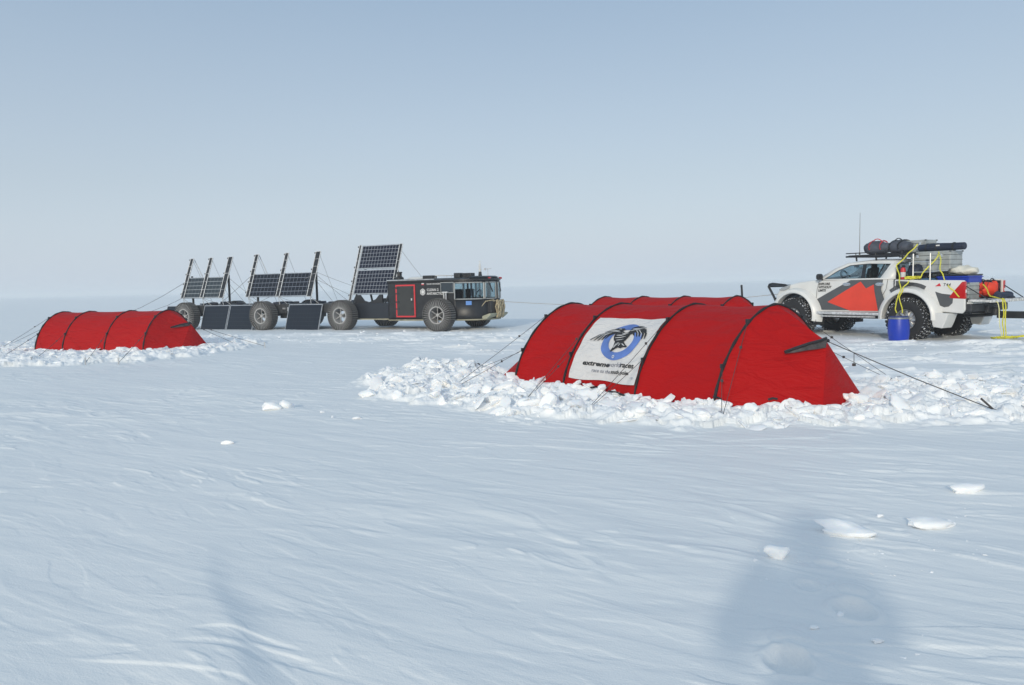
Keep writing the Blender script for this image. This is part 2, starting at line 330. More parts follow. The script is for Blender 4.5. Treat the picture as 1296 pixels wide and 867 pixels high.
def hgt(x, y):
    x = np.asarray(x, float); y = np.asarray(y, float); r = np.hypot(x, y)
    h = .10*fbm(x/9, y/9, 3, 1)*ss(1, 12, r)+np.where(r > 80, 6*fbm(x/900, y/900, 3, 2)*ss(80, 3000, r), 0)*.0
    near = 1-ss(35, 120, r)
    ca, sa = math.cos(-.66), math.sin(-.66); wx = x+.5*fbm(x/1.5, y/1.5, 2, 7); wy = y+.5*fbm(x/1.5+9, y/1.5, 2, 8)
    a = wx*ca+wy*sa; b = -wx*sa+wy*ca
    s1 = fbm(a/2.6, b/.75, 3, 20); s2 = fbm(a/.8, b/.2, 3, 30); s3 = 1-np.abs(2*fbm(a/1.5, b/.42, 3, 40)*2)
    patch = ss(-.05, .2, fbm(x/2.5, y/2.5, 3, 50)); edge = np.clip(s3-.72, 0, 1)*patch
    ca2, sa2 = math.cos(-.2), math.sin(-.2); a2 = wx*ca2+wy*sa2; b2 = -wx*sa2+wy*ca2
    s4 = fbm(a2/1.6, b2/.3, 3, 60)
    cr_ = fbm(a/.55, b/.13, 3, 140); pc = ss(.02, .22, fbm(x/1.1, y/.9, 3, 141)); c2 = fbm(a2/.9, b2/.16, 3, 150); pc2 = ss(.0, .2, fbm(x/1.4+5, y/.8, 3, 151))
    h = h+near*(.007*pc*ss(.05, .12, cr_)+.007*pc2*ss(.04, .10, c2)-.002*ss(-.06, -.14, cr_))
    calm = .25+.75*ss(-.12, .14, fbm(x/3.5+3, y/3.5, 2, 160))
    h = h+near*calm*(.045*s1+.013*s2*(.3+patch)+.034*edge+.022*s4*(.3+1.2*ss(-.1, .15, fbm(x/3, y/3, 2, 66))))
    # gully at the lower left: ground to its left stands higher
    if r.size > 1 or True:
        d = np.full(x.shape, 9.); sg = np.zeros(x.shape); tt = np.zeros(x.shape)
        for i in range(len(GUL)-1):
            P, Q = GUL[i], GUL[i+1]; di, t = dseg(x, y, P, Q); s = np.sign((Q[0]-P[0])*(y-P[1])-(Q[1]-P[1])*(x-P[0])); m = di < d
            d = np.where(m, di, d); sg = np.where(m, s, sg); tt = np.where(m, (i+t)/(len(GUL)-1), tt)
        fade = ss(0, .45, tt)
        h = h+fade*np.where(sg < 0, .030*np.exp(-(d/.32)**2), .030*np.exp(-(d/.10)**2))
    for px, py, rad, dep in PRINTS:
        c = G(px, py); d = np.hypot((x-c.x)/1., (y-c.y)/1.25); h = h-dep*np.exp(-(d/rad)**4)+abs(dep)*.35*np.exp(-((d-rad*1.35)/(rad*.3))**2)
    # heaped and trodden snow
    far = r < 60
    lump = np.abs(fbm(x/.35, y/.35, 4, 70))*2; lump2 = fbm(x/.13, y/.13, 3, 80)
    def dens(px_, py_):
        o = np.zeros(px_.shape)
        for poly, A, W in FT: o = np.maximum(o, ss(W*(1+1.2*fbm(px_/.8, py_/.8, 2, 90)), .05, dpoly(px_, py_, poly)))
        for poly, A in DEB: o = np.maximum(o, ss(.12, -.38, dpoly(px_, py_, poly)+.9*fbm(px_/.6, py_/.6, 2, 91)+.7*fbm(px_/.2, py_/.2, 2, 92)))
        return o
    k = np.zeros(x.shape, bool)
    for poly, A, *_ in FT+DEB:
        P = np.array(poly); k |= (x > P[:, 0].min()-1.6) & (x < P[:, 0].max()+1.6) & (y > P[:, 1].min()-1.6) & (y < P[:, 1].max()+1.6)
    if k.any():
        xs, ys = x[k], y[k]; wx_ = xs+.06*fbm(xs/.12, ys/.12, 2, 200); wy_ = ys+.06*fbm(xs/.12, ys/.12, 2, 201); d0 = dens(xs, ys)
        e = d0*(.045+.09*lump[k]) + slabs(wx_, wy_, .34, lambda a, b: dens(a, b)*.8, 3., .004, .030, .36) + slabs(wx_, wy_, .15, lambda a, b: dens(a, b)*.8, 7., .002, .022, .42) + slabs(wx_, wy_, .07, lambda a, b: dens(a, b)*.6+.02*(dens(a, b) > .02), 9., .001, .010, .4)+d0*.030*lump2[k]
        h = h.copy(); h[k] += e
        BROKEN['v'] = np.zeros(x.shape); BROKEN['v'][k] = np.clip(d0*1.2, 0, 1)
    else: BROKEN['v'] = np.zeros(x.shape)
    for poly in ROUGH:
        d = dpoly(x, y, poly); q_ = ss(.8, -1.2, d); pt_ = ss(-.12, .10, fbm(x/2.2, y/1.2, 2, 96)); BROKEN['v'] = np.maximum(BROKEN['v'], q_*(.35+.65*pt_)*.85*ss(-.16, .10, fbm(x/.5, y/.22, 3, 99))); h = h+q_*(.13*fbm(x/1.3, y/.5, 4, 95)*pt_+.05*pt_*ss(.0, .10, fbm(x/.9, y/.28, 4, 98))+.03*fbm(x/.16, y/.16, 2, 97)*pt_)
    return h
def zg(p): return float(hgt(np.array([p[0]]), np.array([p[1]]))[0])
def ground():
    rs = np.concatenate([np.geomspace(.3, 2, 24)[:-1], np.geomspace(2, 27, 1000)[:-1], np.geomspace(27, 70, 160)[:-1], np.geomspace(70, 120000, 110)])
    an = np.concatenate([np.radians(np.linspace(-39, 39, 1060)), np.radians(np.linspace(39, 321, 150)[1:-1])])
    nr, na = len(rs), len(an); Rr, A = np.meshgrid(rs, an, indexing='ij'); X = (Rr*np.sin(A)).ravel(); Y = (Rr*np.cos(A)).ravel(); Z = hgt(X, Y); BR = BROKEN['v'].copy()
    X = np.append(X, 0); Y = np.append(Y, 0); Z = np.append(Z, Z[:na].mean()); BR = np.append(BR, 0)
    i, j = np.meshgrid(np.arange(nr-1), np.arange(na), indexing='ij'); j2 = (j+1) % na
    q = np.stack([i*na+j, (i+1)*na+j, (i+1)*na+j2, i*na+j2], -1).reshape(-1, 4)
    t = np.stack([np.full(na, nr*na), np.arange(na), (np.arange(na)+1) % na], -1)
    me = bpy.data.meshes.new('snow_ground'); me.vertices.add(len(X)); me.vertices.foreach_set('co', np.stack([X, Y, Z], -1).ravel())
    nl = len(q)*4+len(t)*3; me.loops.add(nl); me.loops.foreach_set('vertex_index', np.concatenate([q[:, ::-1].ravel(), t[:, ::-1].ravel()]).astype(np.int32))
    me.polygons.add(len(q)+len(t)); me.polygons.foreach_set('loop_start', np.concatenate([np.arange(len(q))*4, len(q)*4+np.arange(len(t))*3]).astype(np.int32))
    me.update(calc_edges=True); me.polygons.foreach_set('use_smooth', [True]*len(me.polygons)); me.materials.append(SNOW); at_ = me.attributes.new('broken', 'FLOAT', 'POINT'); at_.data.foreach_set('value', BR.astype(np.float32))
    if me.polygons[1000].normal.z < 0: me.flip_normals()
    o = bpy.data.objects.new('snow_ground', me); COL.objects.link(o); tag(o, kind='structure')
ground()

# ---------------------------------------------------------------- broken snow
def ico(sub=1):
    import bmesh
    bm = bmesh.new(); bmesh.ops.create_icosphere(bm, subdivisions=sub, radius=1.); v = np.array([x.co[:] for x in bm.verts]); f = np.array([[x.index for x in g.verts] for g in bm.faces]); bm.free(); return v, f
IV, IF = ico(2); IV3, IF3 = ico(3)
def lumpshape(r, V, blocky=.6, flat=.6):
    v = V.copy()
    for _ in range(r.integers(8, 13)):     # cut by random planes: broken faces
        n = r.normal(size=3); n /= np.linalg.norm(n); dd = r.uniform(blocky*.8, .95); s = v@n; k = s > dd; v[k] -= np.outer(s[k]-dd, n)
    v += r.normal(size=v.shape)*.022
    for _ in range(3):
        k = r.normal(size=3)*2.2; v *= (1+.07*np.sin(v@k+r.uniform(0, 6)))[:, None]
    v *= np.array([1, r.uniform(.6, 1.), r.uniform(.45, .45+flat*.6)]); return v
VAR = [lumpshape(rng, IV3, .5, .3)*(np.array([1.1, 1, rng.uniform(.7, 1.2)]) if q_ % 2 else np.array([1.5, 1.2, rng.uniform(.35, .5)])) for q_ in range(36)]
IF = IF3
def rot3(r):
    a = r.uniform(0, 2*PI); b = r.normal()*.45; c = r.normal()*.45
    ca, sa, cb, sb, cc, sc = math.cos(a), math.sin(a), math.cos(b), math.sin(b), math.cos(c), math.sin(c)
    return np.array([[ca, -sa, 0], [sa, ca, 0], [0, 0, 1]])@np.array([[1, 0, 0], [0, cb, -sb], [0, sb, cb]])@np.array([[cc, 0, sc], [0, 1, 0], [-sc, 0, cc]])
def rubble(name, items, label):
    Z = hgt(np.array([i[0] for i in items]), np.array([i[1] for i in items])); vs = []; fs = []; o = 0
    for (x, y, s), z in zip(items, Z):
        v = VAR[rng.integers(len(VAR))]@rot3(rng).T*s+np.array([x, y, z+s*rng.uniform(-.22, .10)]); vs.append(v); fs.append(IF+o); o += len(v)
    vs = np.concatenate(vs); fs = np.concatenate(fs); me = bpy.data.meshes.new(name); me.vertices.add(len(vs)); me.vertices.foreach_set('co', vs.ravel())
    me.loops.add(len(fs)*3); me.loops.foreach_set('vertex_index', fs.ravel().astype(np.int32)); me.polygons.add(len(fs)); me.polygons.foreach_set('loop_start', (np.arange(len(fs))*3).astype(np.int32))
    me.update(calc_edges=True); me.polygons.foreach_set('use_smooth', [True]*len(fs)); me.set_sharp_from_angle(angle=math.radians(32)); me.materials.append(SNOWC)
    ob = bpy.data.objects.new(name, me); COL.objects.link(ob); tag(ob, label, 'snow', kind='stuff'); return ob
def sample_poly(poly, n, smin, smax, pw=2.2, fall=.0):
    P = np.array(poly); lo, hi = P.min(0), P.max(0); out = []
    while len(out) < n:
        x = rng.uniform(lo[0], hi[0], 4000); y = rng.uniform(lo[1], hi[1], 4000); k = inpoly(x, y, poly)
        den = fbm(x/.7, y/.7, 2, 123) > rng.uniform(-.25, .12, 4000); k &= den; k &= ~inpoly(x, y, FT[0][0])
        for a, b in zip(x[k], y[k]): out.append((a, b, smin+(smax-smin)*rng.random()**pw))
    return out[:n]
def sample_ring(poly, n, W, smin, smax):
    P = np.array(poly); lo, hi = P.min(0)-W, P.max(0)+W; out = []
    while len(out) < n:
        x = rng.uniform(lo[0], hi[0], 4000); y = rng.uniform(lo[1], hi[1], 4000); d = dpoly(x, y, poly)
        k = (d > .02) & (d < W) & (rng.random(4000) < np.exp(-d/W*2.2))
        for a, b, c in zip(x[k], y[k], d[k]): out.append((a, b, (smin+(smax-smin)*rng.random()**2)*(1.15-.6*c/W)))
    return out[:n]
it = sample_ring(FT[0][0], 380, .55, .012, .13)+sample_poly(DEB[0][0], 1300, .006, .17, 5.)+sample_poly(DEB[1][0], 900, .006, .16, 5.5)
rubble('snow_rubble', it, 'broken snow heaped around the red tent with the white banner')
it = sample_ring(FT[1][0], 300, .9, .015, .12)+sample_poly(DEB[2][0], 350, .012, .12, 3.2)
rubble('snow_rubble', it, 'broken snow heaped along the foot of the left red tent')
rubble('snow_rubble', sample_ring(FT[2][0], 200, .7, .03, .13), 'broken snow around the partly hidden rear red tent')
it = sample_poly(ROUGH[0], 500, .010, .07, 4)+sample_poly(ROUGH[1], 800, .008, .05, 4.5)
rubble('snow_rubble', it, 'scattered crumbs of trodden snow around the two vehicles')
rubble('snow_rubble', sample_poly(gp([(930, 660), (1240, 640), (1260, 720), (1180, 840), (940, 860)]), 90, .003, .016, 3), 'tiny snow crumbs scattered around the boot prints in the shadow')
def clod(px, py, sx, sy, sz, rz, label, seed, n=1):
    r = np.random.default_rng(seed); c = G(px, py); ob = None; V = []; Fc = []; o = 0
    for k in range(n):
        v = lumpshape(r, IV3, .7, .5); v *= (1+.04*np.sin(v@np.array([9, 7, 8.]))+.03*np.sin(v@np.array([-13, 17, 5.])))[:, None]
        v = v*np.array([sx, sy, sz])*(1 if k == 0 else r.uniform(.25, .5)); off = np.array([0, 0, 0.]) if k == 0 else np.array([sx*r.uniform(.5, 1.2), sy*r.uniform(-.5, .5), -sz*.3])
        V.append(v+off); Fc.append(IF3+o); o += len(v)
    V = np.concatenate(V); Fc = np.concatenate(Fc); m = MB(); m.add([tuple(a) for a in V], [tuple(int(q) for q in f) for f in Fc])
    ob = m.build('snow_clod', SNOWC, None, 50); ob.location = (c.x, c.y, zg(c)+sz*.28); ob.rotation_euler = (0, 0, rz)
    tag(ob, label, 'snow clod', 'loose snow clods lying on the smooth snow')
clod(1070, 676, .19, .10, .085, -.55, 'long wedge of white snow in the head of the photographer shadow', 1)
clod(1176, 665, .17, .10, .08, .35, 'oval white snow slab right of the photographer shadow, with crumbs beside it', 2, 4)
clod(1222, 623, .17, .08, .065, .3, 'flat tapering snow slab farthest right above the oval slab', 3)
clod(985, 706, .085, .08, .07, .2, 'round snow lump on the left edge of the photographer shadow', 4)
clod(342, 521, .15, .12, .09, .1, 'larger white snow lump of the pair in front of the left tent', 5)
clod(361, 519, .12, .10, .10, .6, 'smaller white snow lump of the pair in front of the left tent', 6)
clod(288, 563, .06, .05, .05, .1, 'small lone snow lump below the left tent', 7)
clod(467, 505, .13, .10, .08, .0, 'snow lump on the far left edge of the rubble by the banner tent', 8)
clod(503, 508, .10, .08, .09, .5, 'rounded snow lump just inside the left tip of the rubble', 9)
clod(451, 532, .06, .05, .04, .2, 'small double snow lump below the left tip of the rubble', 10, 2)
clod(408, 524, .035, .03, .025, 1, 'tiny snow crumb left of the rubble by the banner tent', 12)
clod(421, 531, .025, .02, .02, 1, 'tiny snow crumb below another crumb left of the rubble', 13)
clod(1064, 780, .03, .02, .02, 1, 'snow crumb beside the upper boot print in the shadow', 14)
clod(1110, 812, .035, .03, .02, .3, 'snow crumb at the right edge of the shadow below the boot print', 15)
clod(1030, 795, .025, .02, .02, .3, 'snow crumb between the two boot prints in the shadow', 16)
clod(1114, 655, .03, .02, .02, .3, 'snow crumb between the long wedge and the oval slab', 17)

# ---------------------------------------------------------------- tents
class TentShape:
    def __init__(s, S, a, H, n, front, back): s.S = S; s.a = a; s.H = H; s.n = n; s.front = front; s.back = back
    def P(s, x, th, off=0.):
        sag = 1.
        for i in range(len(s.S)-1):
            if s.S[i] <= x <= s.S[i+1]:
                f = (x-s.S[i])/(s.S[i+1]-s.S[i]); q = math.sin(PI*f); sag = 1-.042*q-q*(.006*math.sin(7*x+3*th)+.005*math.sin(11*th-6*x+i)+.003*math.sin(19*th+9*x)+.004*math.sin(5*x-14*th))
        c = -math.cos(th); sn = math.sin(th); pw = 2/s.n
        y = math.copysign(abs(c)**pw, c)*s.a*sag; z = max(sn, 0)**pw*s.H*(1-(1-sag)*.45)
        r = math.hypot(y, z) or 1; z = z*(1+off/r) if th not in (0, PI) else z; y = y*(1+off/r)
        return Vector((x, y, z-.04))
def tent(fr, sh, label, group='red four-pole tunnel tents pitched on the snow', vents=True):
    z0 = 0.; root = empty('tunnel_tent', (fr.o[0], fr.o[1], z0), fr.rot, label, 'tent', group)
    N = 60; m = MB(); xs = []
    for i in range(len(sh.S)-1): xs += list(np.linspace(sh.S[i], sh.S[i+1], 19)[:-1])
    xs.append(sh.S[-1])
    m.loft([[sh.P(x, PI*k/N) for k in range(N+1)] for x in xs], False, False); m.build('flysheet', REDF, root, 60, fix=False)
    for e, (V, A, B) in ((1, sh.front), (-1, sh.back)):
        x0 = sh.S[-1] if e > 0 else sh.S[0]; V, A, B = Vector(V), Vector(A), Vector(B); m = MB(); rows = []
        end = []
        for k in range(N+1):
            f = k/N
            if f <= .5: g = f/.5; q = A.lerp(V, g)
            else: g = (f-.5)/.5; q = V.lerp(B, g)
            end.append(q)
        for j in range(13):
            t = j/12; row = []
            for k in range(N+1):
                p = sh.P(x0, PI*k/N); q = end[k]; r = p.lerp(q, t); c = Vector((r.x, 0, .2)); f = k/N
                bow = -.05*math.sin(PI*t)*math.sin(PI*min(f, 1-f)*2)*1.2
                r = r+(r-c).normalized()*bow+Vector((0, 0, .010*math.sin(9*f*PI+3*t)*math.sin(PI*t)+.007*math.sin(21*f*PI-2*t)*math.sin(PI*t))); row.append(r)
            rows.append(row)
        m.loft(rows, False, False); m.build('vestibule', REDF, root, 40, fix=False)
        # end panel between the two ground corners and the vent, slightly proud at the foot
        m = MB(); foot_ = (A+B)/2+Vector((e*.06, 0, 0)); rows = []
        for j in range(9):
            t = j/8; L = A.lerp(V, t); Rr = B.lerp(V, t); rows.append([L.lerp(Rr, i/8)+Vector((e*.05*math.sin(PI*i/8)*(1-t), 0, 0)) for i in range(9)])
        m.loft(rows, False, False); m.build('end_panel', REDF, root, 50, fix=False)
        # vent under a dark hood on the side panel near the peak
        T = sh.P(x0, PI*.5); up = (A-V).normalized()
        def on(s, t, off):       # s towards the hoop, t down the panel
            pa = sh.P(x0, PI*.5*(1-t)); pe = A.lerp(V, 1-t); p = pe.lerp(pa, s); return p+Vector((e*off*.5, -off, off*.4))
        if e > 0 and vents:
            m = MB(); m.loft([[on(s, .02+.20*t+.0*s, .015+.02*math.sin(PI*t)) for s in (0, .12, .25, .36, .46)] for t in (0, .35, .7, 1.)], False, False)
            vmesh = MB(); pts_t = [on(-.02, -.03, .035), on(.08, .07, .055), on(.22, .20, .055), on(.36, .335, .04), on(.46, .42, .025)]; pts_b = [on(-.0, .10, .02), on(.12, .20, .03), on(.24, .29, .03), on(.36, .375, .025), on(.46, .43, .02)]
            vmesh.loft([pts_t, pts_b], False, False); vo = vmesh.build('vent', mat('vent_mesh', (.035, .035, .04), .8, col2=(.10, .09, .09), vscale=14), root, 40, solid=.006)
            b = MB(); b.tube([p+Vector((0, -.015, .008)) for p in pts_t], .017, 6); b.build('rim', BLACK, vo)
            b = MB(); b.tube([V+Vector((0, 0, 0)), V+Vector((e*.03, 0, .01))], .02, 6); b.build('guy_anchor', BLACK, root)
    for i, x in enumerate(sh.S):
        m = MB(); m.tube([sh.P(x, PI*k/48, .008)+Vector((0, 0, .0)) for k in range(49)], [.016+.004*math.sin(k*1.7) for k in range(49)], 6); m.build('pole_sleeve', mat('black_sleeve', (.012, .012, .014), .75), root)
        for sd in (0, 1):
            for f in (.17, .33):
                m = MB(); th = PI*f if sd == 0 else PI*(1-f); p = sh.P(x, th, .03); m.box(p, (.035, .035, .05)); m.build('guy_tab', BLACK, root)
    return root
def guys(fr, root, lines, r=.0035, m=ROPE, peg=True):
    pegs = {}
    for a, b in lines:
        A = Vector(a); B = Vector(b); mb = MB(); L = (B-A).length
        mb.tube([A.lerp(B, t)-Vector((0, 0, .012*L*math.sin(PI*t)*.3)) for t in (0, .25, .5, .75, 1)], r, 5)
        q = A.lerp(B, .28); mb.box(q, (.03, .012, .03)); mb.build('guy_line', m, root)
        pegs[tuple(round(c, 1) for c in B)] = B
    if peg:
        for B in pegs.values():
            mb = MB(); d = Vector((random.uniform(-.1, .1), random.uniform(-.1, .1), 1)).normalized(); mb.box(B+d*.02, (.028, .012, .18)); mb.box(B+d*.1, (.05, .016, .012)); mb.build('tent_peg', ALU, root)
S4 = lambda *a: [s*K for s in a]
shm = TentShape(S4(0, 1.16, 2.61, 3.91), 1.26*K, 1.32*K, 1.72,
      ((S4(3.91)[0]+.66, .0, .79), (S4(3.91)[0]+.92, -.50, .02), (S4(3.91)[0]+.78, .62, .06)), ((-.56, 0, .75), (-.67, -.93, .07), (-.67, .93, .07)))
tm = tent(MAIN, shm, 'nearest red tunnel tent with the white banner hung on its side')
L_ = shm.S
def gl(px, py, z=.03): return MAIN.loc(G(px, py, z))
def hp(i, f, near=True): return shm.P(shm.S[i], PI*f if near else PI*(1-f), .03)
guys(MAIN, tm, [(hp(0, .33), gl(562, 498)), (hp(0, .17), gl(562, 498)), (hp(0, .7), gl(602, 468, .1)),
    (hp(1, .33), gl(661, 511, .06)), (hp(1, .17), gl(661, 511, .06)), (hp(2, .33), gl(738, 524)), (hp(2, .17), gl(738, 524)),
    (hp(3, .33), gl(913, 533)), (hp(3, .17), gl(913, 533)), (hp(3, .33, False), gl(1139, 486)), (hp(3, .2, False), gl(1139, 486))])
V_ = Vector(shm.front[0]); mb = MB(); e_ = gl(1282, 528, .02)
mb.tube([V_, V_.lerp(e_, .5)-Vector((0, 0, .015)), e_], .0055, 6); mb.tube([V_.lerp(e_, .9), V_.lerp(e_, .84)+Vector((0, 0, .06))], .012, 6); mb.tube([V_.lerp(e_, .88), e_], .009, 6)
q = V_.lerp(e_, .16); mb.tube([q, q+Vector((.0, .0, -.13))], .004, 5); mb.box(q+Vector((0, 0, -.14)), (.03, .03, .03)); mb.build('guy_line', ROPE, tm)
mb = MB(); p = gl(1291, 528, .0); mb.box(p+Vector((0, 0, .05)), (.03, .012, .16), Matrix.Rotation(.3, 3, 'Y')); mb.build('tent_peg', ALU, tm)
for a_, b_ in (((748, 500), (760, 497)), ((770, 502), (790, 505)), ((903, 519), (918, 518)), ((972, 519), (984, 519)), ((690, 503), (697, 498)), ((605, 466), (612, 468))):
    A_, B_ = gl(*a_, .06), gl(*b_, .06); A_.z = zg(MAIN.w(A_))+.03; B_.z = zg(MAIN.w(B_))+.03; mb = MB(); mb.tube([A_, A_.lerp(B_, .5)+Vector((0, 0, .012)), B_], .013, 6); mb.build('ground_strap', BLACK, tm)
shl = TentShape(S4(0, .89, 2.224, 3.432), 1.155*K, 1.175*K, 1.9,
      ((S4(3.432)[0]+.60, .05, .70), (S4(3.432)[0]+.62, -.42, .06), (S4(3.432)[0]+.80, .42, .14)), ((-.5, 0, .65), (-.45, -.5, .05), (-.45, .5, .05)))
tl = tent(LEFT, shl, 'red tunnel tent at the far left with no banner, near the solar trailers')
def hl(i, f): return shl.P(shl.S[i], PI*f, .03)
def gl2(px, py, z=.05): return LEFT.loc(G(px, py, z))
guys(LEFT, tl, [(hl(0, .33), gl2(2, 440)), (hl(0, .17), gl2(2, 452)), (hl(0, .6), gl2(12, 436)), (hl(1, .17), gl2(40, 458)), (hl(2, .17), gl2(108, 459)), (hl(3, .17), gl2(150, 459)),
    (Vector(shl.front[0]), gl2(300, 436)), (Vector(shl.front[0]), gl2(335, 438))], .005)
shr = TentShape(S4(0, 1.2, 2.4, 3.75), 1.2*K, 1.31*K, 1.75, ((S4(3.75)[0]+.6, 0, .8), (S4(3.75)[0]+.85, -.5, .02), (S4(3.75)[0]+.85, .5, .05)), ((-.6, 0, .8), (-.65, -.8, .05), (-.65, .8, .05)))
tr_ = tent(REAR, shr, 'red tunnel tent mostly hidden behind the nearest one, only its top showing')

# banner, hung on the flysheet between the second and third poles
BX0, BX1 = shm.S[1]+.10, shm.S[2]-.015
def bsurf(u, v, off=.022):       # u 0..1 to the right, v 0..1 upwards
    th = PI*(.085+.248*v); x0 = BX0+.08*(1-v)*0; x = BX0+(BX1-BX0)*u
    return shm.P(x, th, off+.008+.006*math.sin(9*u+4*v)+.004*math.sin(23*v-5*u)+.004*math.sin(17*u+11*v))
ban = empty('banner', (MAIN.o[0], MAIN.o[1], 0), MAIN.rot, 'white banner with a black bird over a blue ring, hung on the nearest tent', 'banner')
m = MB(); m.loft([[bsurf(i/24, j/30+(.0 if j else -.012*math.sin(PI*i/24*3))) for i in range(25)] for j in range(31)], False, False); m.build('cloth', BANNER, ban, 60, fix=False)
def b2(u, v, off=.030): return bsurf(u, v, off)
RC = (.565, .59); RU, RVv = .275, .285
m = MB(); m.loft([[b2(RC[0]+RU*k*math.cos(a), RC[1]+RVv*k*math.sin(a)) for a in np.linspace(0, 2*PI, 65)] for k in (.62, .74, .87, 1.)], False, False); m.build('blue_ring', INKB, ban, 60, fix=False)
m = MB(); m.loft([[b2(RC[0]+.02*k*math.cos(a)-.02, RC[1]-RVv*.83+.022*k*math.sin(a), .034) for a in np.linspace(0, 2*PI, 17)] for k in (.55, 1.)], False, False); m.build('ring_dot', SNOWP, ban, 60, fix=False)
def poly_uv(m, pts, off=.035, mi=0):
    # fan of small triangles so that the shape follows the cloth
    c = (sum(p[0] for p in pts)/len(pts), sum(p[1] for p in pts)/len(pts)); n = len(pts); vs = [b2(c[0], c[1], off)]
    for k in (.5, 1.): vs += [b2(c[0]+(p[0]-c[0])*k, c[1]+(p[1]-c[1])*k, off) for p in pts]
    fs = [(0, 1+i, 1+(i+1) % n) for i in range(n)]+[(1+i, 1+n+i, 1+n+(i+1) % n, 1+(i+1) % n) for i in range(n)]
    m.add(vs, fs, mi)
def stroke(m, pts, w, off=.035, mi=0):
    P = [Vector((p[0], p[1])) for p in pts]; L = []; Rr = []
    fine = []
    for i in range(len(P)-1): fine += [P[i].lerp(P[i+1], t) for t in (0, .34, .67)]
    fine.append(P[-1]); n = len(fine)
    for i, p in enumerate(fine):
        d = (fine[min(i+1, n-1)]-fine[max(i-1, 0)]); d.normalize(); nrm = Vector((-d.y, d.x)); ww = w*(math.sin(PI*(.12+.83*i/(n-1))))**.7
        L.append(b2(*(p+nrm*ww/2), off)); Rr.append(b2(*(p-nrm*ww/2), off))
    m.loft([L, Rr], False, False, mi)
m = MB()
# left wing spread wide with hanging primaries, right wing raised, body and forked tail over the ring
poly_uv(m, [(.50, .69), (.42, .685), (.33, .70), (.27, .70), (.30, .735), (.38, .76), (.46, .755), (.53, .735), (.56, .71)])
for a, b, c in (((.31, .72), (.20, .66), (.113, .565)), ((.33, .71), (.23, .655), (.165, .565)), ((.355, .705), (.265, .66), (.215, .57)), ((.385, .70), (.305, .665), (.265, .585)), ((.42, .695), (.35, .665), (.31, .61))): stroke(m, [a, b, c], .026)
stroke(m, [(.53, .775), (.43, .775), (.33, .755), (.25, .71)], .02)
poly_uv(m, [(.60, .70), (.635, .765), (.69, .785), (.76, .80), (.84, .785), (.86, .745), (.80, .72), (.72, .72), (.655, .68)])
for a, b, c in (((.70, .755), (.745, .715), (.765, .655)), ((.735, .76), (.785, .71), (.80, .66)), ((.77, .765), (.83, .715), (.85, .625)), ((.80, .77), (.865, .72), (.885, .63)), ((.66, .74), (.70, .70), (.725, .67))): stroke(m, [a, b, c], .024)
stroke(m, [(.63, .78), (.70, .815), (.78, .835)], .022); stroke(m, [(.66, .77), (.74, .80), (.83, .81)], .018)
poly_uv(m, [(.36, .775), (.42, .80), (.475, .79), (.50, .765), (.49, .74), (.44, .745), (.40, .76)]); poly_uv(m, [(.45, .79), (.50, .795), (.53, .765), (.50, .74), (.46, .75)])
poly_uv(m, [(.43, .70), (.50, .725), (.58, .71), (.655, .725), (.655, .665), (.63, .60), (.60, .555), (.52, .545), (.46, .59), (.435, .64)])
poly_uv(m, [(.49, .57), (.62, .57), (.665, .53), (.705, .505), (.69, .49), (.655, .495), (.62, .47), (.575, .48), (.53, .45), (.485, .415), (.475, .43), (.50, .49)])
m.build('bird', INK, ban, 60, fix=False)
def hi(pts, w):
    q = MB(); stroke(q, pts, w, .041); q.build('feather_highlight', SNOWP, ban, 60, fix=False)
for pts, w in (([(.32, .715), (.215, .66), (.14, .575)], .007), ([(.345, .705), (.25, .655), (.19, .575)], .007), ([(.37, .70), (.285, .66), (.24, .585)], .007), ([(.30, .725), (.38, .745), (.47, .735)], .012), ([(.34, .71), (.42, .725), (.50, .715)], .009),
        ([(.72, .755), (.765, .71), (.783, .665)], .007), ([(.755, .76), (.81, .71), (.828, .65)], .007), ([(.66, .765), (.72, .775), (.80, .785)], .010), ([(.64, .735), (.70, .755), (.78, .76)], .009),
        ([(.47, .66), (.54, .665), (.60, .69)], .011), ([(.47, .62), (.54, .63), (.61, .655)], .010), ([(.50, .585), (.55, .595), (.60, .61)], .008), ([(.53, .70), (.58, .69), (.63, .70)], .008),
        ([(.57, .545), (.535, .51), (.515, .465)], .011), ([(.59, .54), (.58, .51), (.575, .50)], .010), ([(.61, .54), (.64, .52), (.665, .51)], .011), ([(.56, .56), (.53, .53), (.505, .465)], .006), ([(.43, .775), (.46, .775), (.48, .768)], .010)): hi(pts, w)
text('extreme', .115, 'lettering', INK, ban, lambda x, y: b2(.15+x*.98, .205+y*.82), .004)
text('world', .115, 'lettering', INKG, ban, lambda x, y: b2(.495+x*.86, .21+y*.82), -.001)
text('races', .115, 'lettering', INK, ban, lambda x, y: b2(.725+x*.82, .215+y*.82), .003)
text('race to the', .085, 'lettering', INKG, ban, lambda x, y: b2(.31+x*.74, .115+y*.85), 0)
text('south pole', .085, 'lettering', INK, ban, lambda x, y: b2(.60+x*.72, .12+y*.85), .002)

